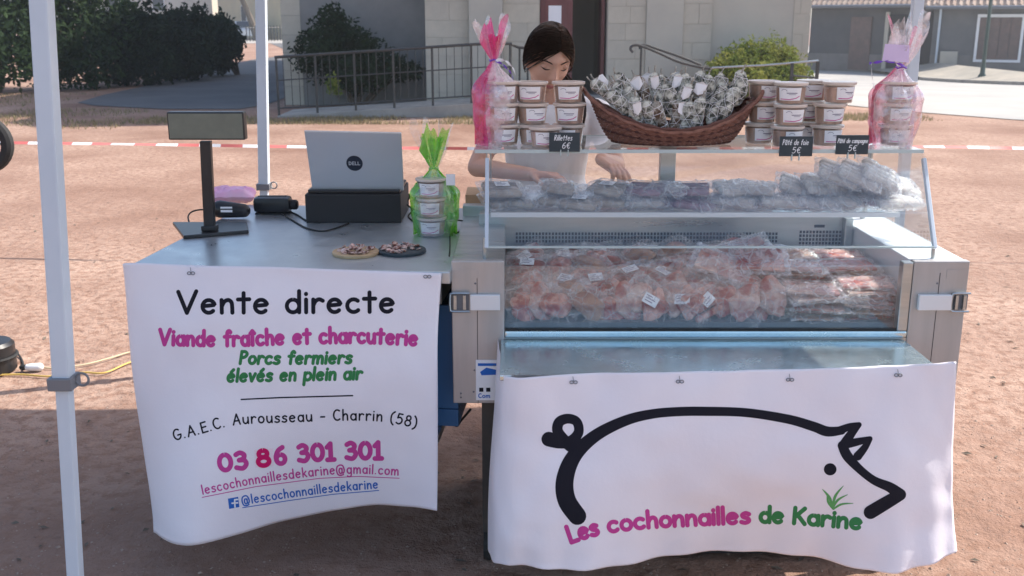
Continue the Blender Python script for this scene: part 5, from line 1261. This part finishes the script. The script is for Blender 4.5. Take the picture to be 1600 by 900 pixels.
for pi_, (x, yy, cnt, nm) in enumerate(((.87, 2.865, 6, 'front left'), (1.025, 2.87, 7, 'front right'), (.86, 3.0, 8, 'middle left'), (1.02, 3.005, 8, 'middle right'), (.88, 3.14, 8, 'rear left'), (1.03, 3.15, 8, 'rear right'))):
    for l in range(cnt):
        k = R.choice((0, 1, 1, 2, 3) if l else (0, 3))
        Mx = Matrix.Translation((x+R.uniform(-.014, .014), yy+R.uniform(-.008, .008), .767+l*.0148+(.006 if cnt > 7 else 0))) @ Matrix.Rotation(R.uniform(-.02, .12), 4, 'X') @ Matrix.Rotation(R.uniform(-.07, .07), 4, 'Y') @ Matrix.Rotation(R.uniform(-.2, .2), 4, 'Z')
        pos = 'topmost' if l == cnt-1 else ('lowest' if l == 0 else ORD[l]+' from bottom')
        place(FP, k, Mx, '%s, %s, %s pile at the right of the well' % (FL[k], pos, nm), 'flat meat packs piled at the right of the well')
for j, x in enumerate((.62, .74, .70)):   # tilted slabs on the heap right of centre
    Mx = Matrix.Translation((x, 2.96+.03*j, .888+.012*j)) @ Matrix.Rotation(.45, 4, 'X') @ Matrix.Rotation(.18-.2*j, 4, 'Y') @ Matrix.Rotation(.3*j-.4, 4, 'Z')
    place(FP, (1, 2, 1)[j], Mx, 'flat pale pack slanting on top of the meat heap, %s from left' % ORD[j], 'slanting flat packs on the meat heap')
# shelf of sausage bags
SP = [make_pack('flat', .105, .085, .034, 'grey_saus', 31, film='film'), make_pack('sausages', .12, .09, .032, 'grey_saus', 32, True), make_pack('sausages', .12, .085, .03, 'purple_saus', 33), make_pack('sausages', .13, .085, .034, 'white_saus', 34, film='filmw'), make_pack('chops', .11, .08, .03, 'purple_saus', 35, m2='white_saus', film='filmw'), make_pack('roast', .08, .07, .05, 'paper', 36, film='filmw')]
KS = {0: 'grey pudding pack', 1: 'labelled grey sausages', 2: 'purple sausage pack', 3: 'white sausage pack', 4: 'mixed purple pale pack', 5: 'rounded white milky pack'}
lay = [[(0, 1, 5, 0), (0, 5, 0, 1), (2, 4, 2), (2, 2, 4), (3, 4, 3), (3, 3, 3)]]
cols = [(785, (0, 1)), (815, (1,)), (836, (5,)), (868, (0, 0)), (905, (1,)), (918, (5,)), (948, (0, 1)), (985, (5,)), (1010, (3, 2)), (1045, (2, 4)), (1080, (2, 2)), (1115, (4,)), (1145, (3, 3)), (1180, (4, 3)), (1215, (3,)), (1245, (3, 3)), (1280, (4, 3)), (1305, (3, 3, 3)), (1335, (3, 0, 3)), (1368, (4, 3, 3)), (1398, (3, 3))]
GS = 'sausage bags on the middle glass shelf'
for c_i, (px, ks) in enumerate(cols):
    for l, k in enumerate(ks):
        Y = 3.07+R.uniform(-.03, .03)+.03*(l % 2); x = gx(px, Y, 1.06)+R.uniform(-.006, .006); steep = px > 1200 and l > 0
        Mx = Matrix.Translation((x, Y, MS+.008+l*(.034 if px < 1280 else .042))) @ Matrix.Rotation(R.uniform(.08, .3)+(.3 if steep else 0), 4, 'X') @ Matrix.Rotation(R.uniform(-.12, .12)+(.38 if steep else 0), 4, 'Y') @ Matrix.Rotation(R.uniform(-.5, .5), 4, 'Z')
        place(SP, k, Mx, '%s, %s layer of the %s pile from left on middle shelf' % (KS[k], ('lowest', 'second', 'third')[l], ORD[c_i] if c_i < 18 else ('nineteenth', 'twentieth', 'last')[c_i-18]), GS)

# ------------------------------------------------------------------ things on the side table
TZ = .9302
p = atz(329, 366, TZ); hw = .118
pd = thing('customer_display', 'black customer price display on a tall pole at the left of the side table', 'price display', tuple(p))
b0, b1, b2, b3 = atz(287, 374, TZ), atz(389, 365, TZ), atz(386, 352, TZ), atz(270, 352, TZ)
up_ = V(0, 0, .012)
part('base', MB().hexa([b0, b1, b2, b3], [b0+up_, b1+up_, b2+up_, b3+up_]), M['black'], pd, bev=.003)
zt = at(324, 220, p.y).z; cx0 = gx(328, p.y, .95); cx1 = gx(322, p.y, 1.22)
part('column', MB().hexa([V(cx0-.017, p.y-.012, TZ+.012), V(cx0+.017, p.y-.012, TZ+.012), V(cx0+.017, p.y+.012, TZ+.012), V(cx0-.017, p.y+.012, TZ+.012)], [V(cx1-.017, p.y-.012, zt), V(cx1+.017, p.y-.012, zt), V(cx1+.017, p.y+.012, zt), V(cx1-.017, p.y+.012, zt)]), M['black'], pd, bev=.003)
part('collar', MB().box(cx0-.024, cx0+.024, p.y-.018, p.y+.018, TZ+.0125, TZ+.03), M['black'], pd, bev=.004)
a0, a1 = at(263, 219, p.y-.02), at(380, 175, p.y-.02)
hd = part('head', MB().box(a0.x, a1.x, p.y-.018, p.y+.018, a0.z, a1.z).xf(Matrix.Translation((0, 0, 0))), M['black'], pd, bev=.005)
part('screen', MB().box(a0.x+.005, a1.x-.005, p.y-.0195, p.y-.0175, a0.z+.005, a1.z-.005), M['screen'], hd)
# laptop on black till box
py_ = 3.45
lx0, lx1 = gx(480, py_, .95), gx(628, py_, .95)
solo('till_box', MB().box(lx0, lx1, 3.425, 3.70, TZ, TZ+.098), M['blackm'], 'black box under the open laptop on the side table', 'box', bev=.004)
lt_ = thing('laptop', 'open silver laptop with a round dark logo, standing on a black box', 'laptop', ((lx0+lx1)/2, 3.56, TZ+.0985))
part('keyboard_base', MB().box(lx0+.008, lx1-.004, 3.44, 3.67, TZ+.0985, TZ+.112), M['black'], lt_, bev=.004)
c0, c1, c2, c3 = at(488, 297, 3.452), at(631, 298, 3.452), at(627, 208, 3.395), at(475, 205, 3.395)
nb_ = V(0, .009, .003)
lid_ = part('screen_lid', MB().hexa([c0, c1, c1+nb_, c0+nb_], [c3, c2, c2+nb_, c3+nb_]), M['laptop'], lt_, bev=.003)
part('screen', MB().hexa([c0+nb_+V(.012, .0003, .012), c1+nb_+V(-.012, .0003, .012), c1+nb_+V(-.012, .0008, .012), c0+nb_+V(.012, .0008, .012)], [c3+nb_+V(.012, .0003, -.012), c2+nb_+V(-.012, .0003, -.012), c2+nb_+V(-.012, .0008, -.012), c3+nb_+V(.012, .0008, -.012)]), M['carglass'], lid_)
for u in (.22, .80):
    q_ = c0.lerp(c1, u); part('hinge', MB().tube([q_+V(-.02, .004, .001), q_+V(.02, .004, .001)], .005, 8), M['black'], lt_)
nl = (c1-c0).cross(c3-c0).normalized(); 
if nl.y > 0: nl = -nl
ctr = at(554, 255, 3.425); ctr = ctr-nl*((ctr-c0).dot(nl)); ux = (c1-c0).normalized(); uz = nl.cross(ux).normalized(); 
if uz.z < 0: uz = -uz
lo2 = part('logo_disc', MB().add([ctr+nl*.0012+ux*.0275*cos(a)+uz*.0275*sin(a) for a in [2*pi*i/32 for i in range(32)]], [tuple(range(32))]), M['logo'], lid_)
fs3 = Surf(fn=lambda x, y, off: ctr+nl*(.0014+off)+ux*x+uz*y)
GL['E2'] = GL['E']
part('logo_lettering', write(fs3, 'DELL', [(-.019, -.0055), (.018, -.0055)], .011, .0026, st=.004, off=.0004), M['laptop'], lo2)
# pink packet, scanners
a = atz(398, 320, TZ); b = atz(312, 316, TZ)
solo('pink_packet', pillow(.17, .11, .05, 5, seam=.008, cr=.006).xf(Matrix.Translation(((a.x+b.x)/2+.0, (a.y+b.y)/2+.05, TZ)) @ Matrix.Rotation(.15, 4, 'Z')), M['pinkpack'], 'crumpled pink packet on the rear left corner of the side table', 'packet', sm=True)
p = atz(362, 344, TZ)
sc = thing('hand_scanner', 'black device with a white sticker lying right behind the display pole', 'card reader', tuple(p))
part('body', MB().cap(p+V(-.045, .03, .033), p+V(.035, .03, .028), .031, .024, 16), M['black'], sc, sm=True)
part('sticker', MB().box(p.x-.035, p.x+.005, p.y-.0025, p.y-.0015, TZ+.028, TZ+.036).box(p.x-.035, p.x+.005, p.y-.0025, p.y-.0015, TZ+.041, TZ+.047), M['paper'], sc)
p = atz(424, 336, TZ)
sc = thing('receipt_printer', 'squat black barrel shaped device between the pink packet and the laptop', 'printer', tuple(p))
part('body', MB().box(p.x-.066, p.x+.066, p.y+.0, p.y+.07, TZ+.006, TZ+.062), M['black'], sc, bev=.018, sm=True)
part('slot', MB().box(p.x-.05, p.x+.05, p.y+.028, p.y+.034, TZ+.0615, TZ+.064), M['blackm'], sc)
part('knob', MB().lathe([(.001, 0), (.018, 0), (.018, .02), (.012, .026), (.001, .026)], 16).xf(Matrix.Translation((p.x+.064, p.y+.03, TZ+.032)) @ Matrix.Rotation(pi/2, 4, 'Y')), M['blackm'], sc)
part('foot', MB().box(p.x-.06, p.x+.06, p.y+.01, p.y+.06, TZ, TZ+.0055), M['rubber'], sc)
def tcord(name, label, pxs, r=.0028):
    pts = catmull([(atz(q_[0], q_[1], TZ+.003) if len(q_) < 3 else atz(q_[0], q_[1], TZ+q_[2])) for q_ in pxs], n=8)
    return solo(name, MB().tube(pts, r, 6), M['rubber'], label, 'cable', sm=True)
tcord('display_cable', 'thin black cable looping left of the display pole', [(297, 352), (294, 338, .01), (302, 330, .02), (320, 328, .02), (345, 336)])
tcord('printer_cable', 'black cable curving across the table from the barrel device to the laptop box', [(440, 334), (458, 345), (478, 356), (500, 361), (520, 358), (545, 349)])
tcord('second_cable', 'second black cable beside the left end of the laptop box', [(452, 330), (465, 336), (480, 345), (500, 348)])
tcord('right_cable', 'black cable looping on the table right of the green gift bag', [(702, 345, .03), (722, 345, .02), (726, 355), (715, 363), (700, 360)])
tcord('edge_cable', 'black cable lying along the right edge of the side table', [(705, 340, .02), (703, 360), (703, 385), (702, 400)], .0022)
tcord('plug_cable', 'tangle of black cable between laptop box and green gift bag', [(632, 300, .06), (640, 306, .05), (636, 318, .03), (644, 328, .02), (638, 338), (645, 345)], .003)
p = atz(738, 322, TZ+.03)
solo('cardboard_flap', MB().box(p.x-.03, p.x+.075, p.y+.12, p.y+.30, TZ+.0, TZ+.05), M['cardboard'], 'small cardboard box at the rear right of the side table', 'box', bev=.002)
# boards with tasting slices
def board(px, py, r, m, label, lab2, seed):
    p = atz(px, py, TZ); 
    solo('tasting_board', MB().lathe([(.001, 0), (r, 0), (r+.002, .003), (r+.002, .008), (r, .010), (.001, .010)], 40, p), m, label, 'board', sm=True, origin=p)
    r_ = random.Random(seed); t = thing('sausage_slices', lab2, 'sausage slices', tuple(p+V(0, 0, .01)))
    n = 0
    for k in range(46):
        a = r_.uniform(0, 6.28); d = (r-.014)*sqrt(r_.random()); s_ = r_.uniform(.006, .0095); lv = r_.choice((0, 0, 1, 2)) if d < r*.6 else 0
        mb = MB().lathe([(.001, 0), (s_, 0), (s_*1.05, .0015), (s_, .0035), (.001, .0038)], 10)
        mb.xf(Matrix.Translation(p+V(d*cos(a), d*sin(a), .0115+lv*.004)) @ Matrix.Rotation(r_.uniform(-.6, .6), 4, 'X') @ Matrix.Rotation(r_.uniform(-.6, .6), 4, 'Y'))
        part('slice', mb, M['bite'] if k % 5 else M['meat_pale'], t, sm=True)
board(556, 397, .067, M['wood'], 'round pale wooden board of sausage slices on the side table', 'heap of cut sausage slices on the pale wooden board', 4)
board(628, 394, .070, M['slate'], 'round black slate board of sausage slices next to the wooden board', 'heap of cut sausage slices on the black slate board', 5)

# ------------------------------------------------------------------ the seller
sel = thing('person', 'dark haired young woman in a white t-shirt looking down behind the display case', 'person', (.12, 3.8, 0))
def skinned(mb, vox, it=4, fac=.5):
    me = bpy.data.meshes.new('tmp'); me.from_pydata(mb.v, [], mb.f); o = bpy.data.objects.new('tmp', me); C.objects.link(o)
    m = o.modifiers.new('r', 'REMESH'); m.mode = 'VOXEL'; m.voxel_size = vox; m.use_smooth_shade = True
    s = o.modifiers.new('s', 'SMOOTH'); s.iterations = it; s.factor = fac
    dg = bpy.context.evaluated_depsgraph_get(); me2 = bpy.data.meshes.new_from_object(o.evaluated_get(dg)); bpy.data.objects.remove(o)
    return me2
def mpart(name, me, m, par, sm=True):
    me.materials.clear(); me.materials.append(m); w0 = wloc(par); me.transform(Matrix.Translation(-w0))
    if sm: me.polygons.foreach_set('use_smooth', [True]*len(me.polygons))
    o = bpy.data.objects.new(name, me); C.objects.link(o); o.parent = par; me.name = name; return o
HC = V(gx(857, 3.62, 1.47), 3.62, 1.468)
HM = Matrix.Translation(HC) @ Matrix.Rotation(radians(16), 4, 'Z') @ Matrix.Rotation(radians(4), 4, 'Y') @ Matrix.Rotation(radians(24), 4, 'X')
def g2(x, z, cx, cz, sx, sz): return exp(-((x-cx)/sx)**2-((z-cz)/sz)**2)
def face(p):
    x, y, z = p.x, p.y, p.z
    if z < -.02: k = smooth((-.02-z)/.10); x *= 1-.36*k; y = y*(1-.10*k)+(-.008*k if y < 0 else .03*k)
    if y < 0:
        f = smooth(-y/.06)
        y += f*(-.0*0 + .006*g2(abs(x), z, .034, .008, .014, .012) - .005*g2(x, z, 0, .03, .05, .012))
        y -= f*(.020*g2(x, z, 0, -.030, .010, .016)+.012*g2(x, z, 0, -.008, .0065, .022)+.006*g2(abs(x), z, .012, -.034, .007, .007)+.007*g2(x, z, 0, -.064, .022, .010)+.006*g2(x, z, 0, -.096, .018, .014)+.004*g2(abs(x), z, .045, -.022, .02, .018))
    return V(x, y, z)
body = MB()
hm = MB().sphere((0, 0, 0), (.072, .092, .112), 72, 54, fn=face).xf(HM)
def ear(s_): return MB().sphere((0, 0, 0), (.008, .018, .030), 12, 10).xf(HM @ Matrix.Translation((s_*.073, .008, -.012)) @ Matrix.Rotation(s_*.3, 4, 'Z'))
for m_ in (hm, ear(1), ear(-1)): body.add(m_.v, m_.f)
nk = V(.135, 3.715, 1.315)
body.cap(HM @ V(0, .03, -.05), nk, .050, .053, 16)
def loft(mb, rings):
    n = 28; vs = []
    for (c, rx, ry) in rings: vs += [Vector(c)+V(rx*cos(2*pi*k/n), ry*sin(2*pi*k/n), 0) for k in range(n)]
    fs = [(i*n+k, i*n+(k+1) % n, (i+1)*n+(k+1) % n, (i+1)*n+k) for i in range(len(rings)-1) for k in range(n)]
    fs += [tuple(reversed(range(n))), tuple((len(rings)-1)*n+k for k in range(n))]
    mb.add(vs, fs)
torso = [((.13, 3.83, .86), .155, .105), ((.13, 3.83, .92), .160, .108), ((.13, 3.815, 1.02), .130, .092), ((.13, 3.79, 1.12), .140, .10), ((.13, 3.765, 1.20), .155, .102), ((.135, 3.745, 1.27), .150, .085), ((.135, 3.735, 1.31), .10, .06), ((.135, 3.725, 1.335), .058, .055)]
loft(body, torso)
SL, SR = V(-.035, 3.745, 1.272), V(.305, 3.745, 1.272)
EL, ER = V(-.125, 3.68, 1.085), V(.375, 3.70, 1.09)
WL, WR = at(832, 273, 3.46), at(940, 249, 3.50)
body.cap(SL, EL, .045, .036, 14).cap(EL, WL, .035, .023, 14).cap(SR, ER, .045, .036, 14).cap(ER, WR, .036, .023, 14)
def hand(mb, wrist, dirv, palmn, curl_, s_):
    d = Vector(dirv).normalized(); nn = Vector(palmn).normalized(); sd = d.cross(nn).normalized()*s_; nn = sd.cross(d)*s_; 
    if nn.dot(Vector(palmn)) < 0: nn = -nn
    for k in range(4):
        off = (-.026+.0172*k); base = wrist+d*.078+sd*off
        mb.cap(wrist+d*.008+sd*off*.6, base, .0155, .0125, 10)
        ln = (.066, .076, .070, .054)[k]; p = base; a = curl_*(.75+.2*k)
        for f, fr in ((.45, .5), (.32, 1.2), (.23, 1.7)):
            dd = (d*cos(a*fr)+nn*sin(a*fr)+sd*(off*1.2)).normalized(); q_ = p+dd*ln*f; mb.cap(p, q_, .0088, .0078, 8); p = q_
    b = wrist+d*.022-sd*.026; q1 = b+(d*.7-sd*.75+nn*.35).normalized()*.036; q2 = q1+(d*.9-sd*.15+nn*.5).normalized()*.028
    mb.cap(wrist+d*.012-sd*.012, b, .015, .013, 8).cap(b, q1, .0115, .010, 8).cap(q1, q2, .0098, .0085, 8)
hand(body, WL, at(862, 275, 3.42)-WL, V(0, -.1, -1), .45, 1)
hand(body, WR, at(972, 266, 3.40)-WR, V(0, -.25, -1), .55, -1)
for s_ in (-1, 1):
    hip = V(.13+s_*.085, 3.83, .88); kn = V(.13+s_*.09, 3.80, .48); an = V(.13+s_*.09, 3.84, .09)
    body.cap(hip, kn, .078, .054, 14).cap(kn, an, .052, .034, 14).cap(an+V(0, .01, -.045), an+V(s_*.02, -.15, -.055), .036, .030, 10)
mpart('body', skinned(body, .0036, 3, .5), M['skin'], sel)
# shirt
sh = MB(); loft(sh, [((c[0], c[1], c[2]), rx+.014, ry+.014) for (c, rx, ry) in [((.13, 3.83, .80), .165, .11)]+torso[:-1]])
sh.cap(SL, SL.lerp(EL, .55), .057, .050, 16).cap(SR, SR.lerp(ER, .55), .057, .050, 16)
sh.cap(V(.02, 3.745, 1.29), SL, .045, .055, 12).cap(V(.25, 3.745, 1.29), SR, .045, .055, 12)
me = skinned(sh, .006, 3, .5)
for v_ in me.vertices:
    c_ = v_.co; k = .006*nz((c_.x*9, c_.y*9, c_.z*6))+.004*nz((c_.x*22, c_.y*20, c_.z*14)); v_.co += v_.normal*k
mpart('t_shirt', me, M['shirt'], sel)
tr_ = MB(); loft(tr_, [((.13, 3.83, .84), .165, .115), ((.13, 3.83, .93), .166, .114)])
for s_ in (-1, 1): tr_.cap(V(.13+s_*.085, 3.83, .86), V(.13+s_*.09, 3.80, .48), .092, .068, 14).cap(V(.13+s_*.09, 3.80, .48), V(.13+s_*.09, 3.84, .10), .067, .052, 14)
mpart('trousers', skinned(tr_, .008, 3), M['jeans'], sel)
for s_ in (-1, 1):
    mpart('shoe', skinned(MB().cap(V(.13+s_*.09, 3.87, .045), V(.13+s_*.115, 3.70, .040), .046, .040, 12), .006), M['whitepaint'], sel)
# facial features
def fpt(x, z, off=0):
    y = -.092*sqrt(max(0, 1-(x/.072)**2-(z/.112)**2)); p = face(V(x, y, z)); return HM @ (p+V(0, -off, 0))
for s_ in (-1, 1):
    part('eyebrow', MB().tube([fpt(s_*x, z, .0005) for x, z in ((.015, .0235), (.022, .0265), (.034, .0285), (.044, .027), (.052, .0225))], [.0028, .0038, .0038, .003, .0014], 6, flat=.6), M['hair'], sel, sm=True)
    lid2 = part('eyelid', MB().sphere((0, 0, 0), (.0145, .0085, .010), 18, 12).xf(Matrix.Translation(fpt(s_*.033, .008, -.004)) @ HM.to_3x3().to_4x4()), M['skin'], sel, sm=True)
    part('eyelashes', MB().tube([fpt(s_*x, z, .0055-.09*abs(abs(x)-.033)) for x, z in ((.020, .004), (.026, .001), (.033, -.0005), (.040, .001), (.047, .005))], [.0008, .0016, .002, .0018, .001], 6), M['hair'], lid2)
part('lips', MB().tube([fpt(x, z, .0005) for x, z in ((-.022, -.064), (-.01, -.0615), (0, -.0625), (.01, -.0615), (.022, -.064))], [.001, .0042, .0045, .0042, .001], 8).tube([fpt(x, z, .0005) for x, z in ((-.020, -.066), (-.01, -.070), (0, -.071), (.01, -.070), (.020, -.066))], [.001, .004, .005, .004, .001], 8), M['lip'], sel, sm=True)
# hair: cap plus combed strands, gathered low behind and over one shoulder
hr = MB()
n0 = V(0, .55, .83).normalized()
def hairfn(p):
    d = V(p.x/.08, p.y/.1, p.z/.118).normalized(); k = smooth((d.dot(n0)+.04)/.10)
    if p.y > .03: k = max(k, smooth((p.y-.03)/.03)*smooth((p.z+.10)/.03))
    return p*lerp(.86, 1, k)
hr.sphere((0, .005, .004), (.078, .098, .117), 56, 44, fn=hairfn).xf(HM)
mpart('hair', skinned(hr, .005, 2), M['hair'], sel)
st = MB(); rh = random.Random(3); st2 = MB()
for k in range(420):
    s_ = -1 if k % 2 else 1; ph = radians(lerp(31, 125, rh.random()**1.1))
    P0 = V(s_*.02+.10, -cos(ph), sin(ph)).normalized(); T0 = V(s_*1, .34+rh.uniform(-.12, .55), -.40+rh.uniform(-.35, .30)).normalized()
    ang_ = P0.angle(T0); pts = []; lift = rh.uniform(0, .004)
    for i in range(13):
        u = i/12; d = (P0*sin((1-u)*ang_)+T0*sin(u*ang_))/sin(ang_)
        dip = 1+.03*sin(pi*u)+rh.uniform(-.006, .008)
        q_ = V(d.x*.080*dip, d.y*.100, d.z*.119)*(1+lift/.1)+V(0, .005, .004)
        pts.append(HM @ q_)
    (st if k % 4 else st2).tube(pts, [.0012]+[.0030]*11+[.0014], 4, flat=.5)
for k in range(40):
    s_ = rh.choice((-1, 1)); a = rh.uniform(.2, 2.6); pts = []
    for i in range(7):
        u = i/6; th_ = a+u*rh.uniform(.3, .5); d = V(s_*abs(cos(th_))*.6, .2-.7*cos(a*.6), sin(th_)*.8+.2).normalized()
        pts.append(HM @ V(d.x*.083, d.y*.103+.005, d.z*.122+.004+.004*sin(u*3)))
    st2.tube(pts, .0008, 3)
part('hair_strands', st, M['hair'], sel, sm=True, kind='stuff'); part('hair_strands', st2, M['hair2'], sel, sm=True, kind='stuff')
pt_ = MB(); pt2 = MB()
for k in range(70):
    j = V(rh.uniform(-.018, .018), rh.uniform(-.014, .014), 0)
    b_ = [HM @ V(.055, .06, -.02), HM @ V(.078, .05, -.07), V(.235, 3.68, 1.34), V(.245, 3.655, 1.27), V(.235, 3.65, 1.20)]
    pts = catmull([b_[0]+j*.6, b_[1]+j*.8, b_[2]+j, b_[3]+j*.9, b_[4]+j*.4+V(0, 0, rh.uniform(-.03, .03))], n=5)
    (pt_ if k % 3 else pt2).tube(pts, .0024, 4)
part('hair_lock', pt_, M['hair'], sel, sm=True, kind='stuff'); part('hair_lock', pt2, M['hair2'], sel, sm=True, kind='stuff')

# ------------------------------------------------------------------ haze volume added to wash out the background like glare
hz_ = MB().box(-200, 200, -20, 300, -2.0, 16)
hm_ = bpy.data.materials.new('haze'); hm_.use_nodes = True; hn = hm_.node_tree.nodes; hn.remove(hn['Principled BSDF'])
pv = hn.new('ShaderNodeVolumePrincipled'); pv.inputs['Density'].default_value = .0016; pv.inputs['Color'].default_value = (.92, .95, 1, 1); pv.inputs['Anisotropy'].default_value = .5
hm_.node_tree.links.new(pv.outputs[0], hn['Material Output'].inputs['Volume'])
o = part('haze', hz_, hm_, kind='stuff'); tag(o, 'thin pale haze volume added over the square to imitate washed-out glare', 'haze')
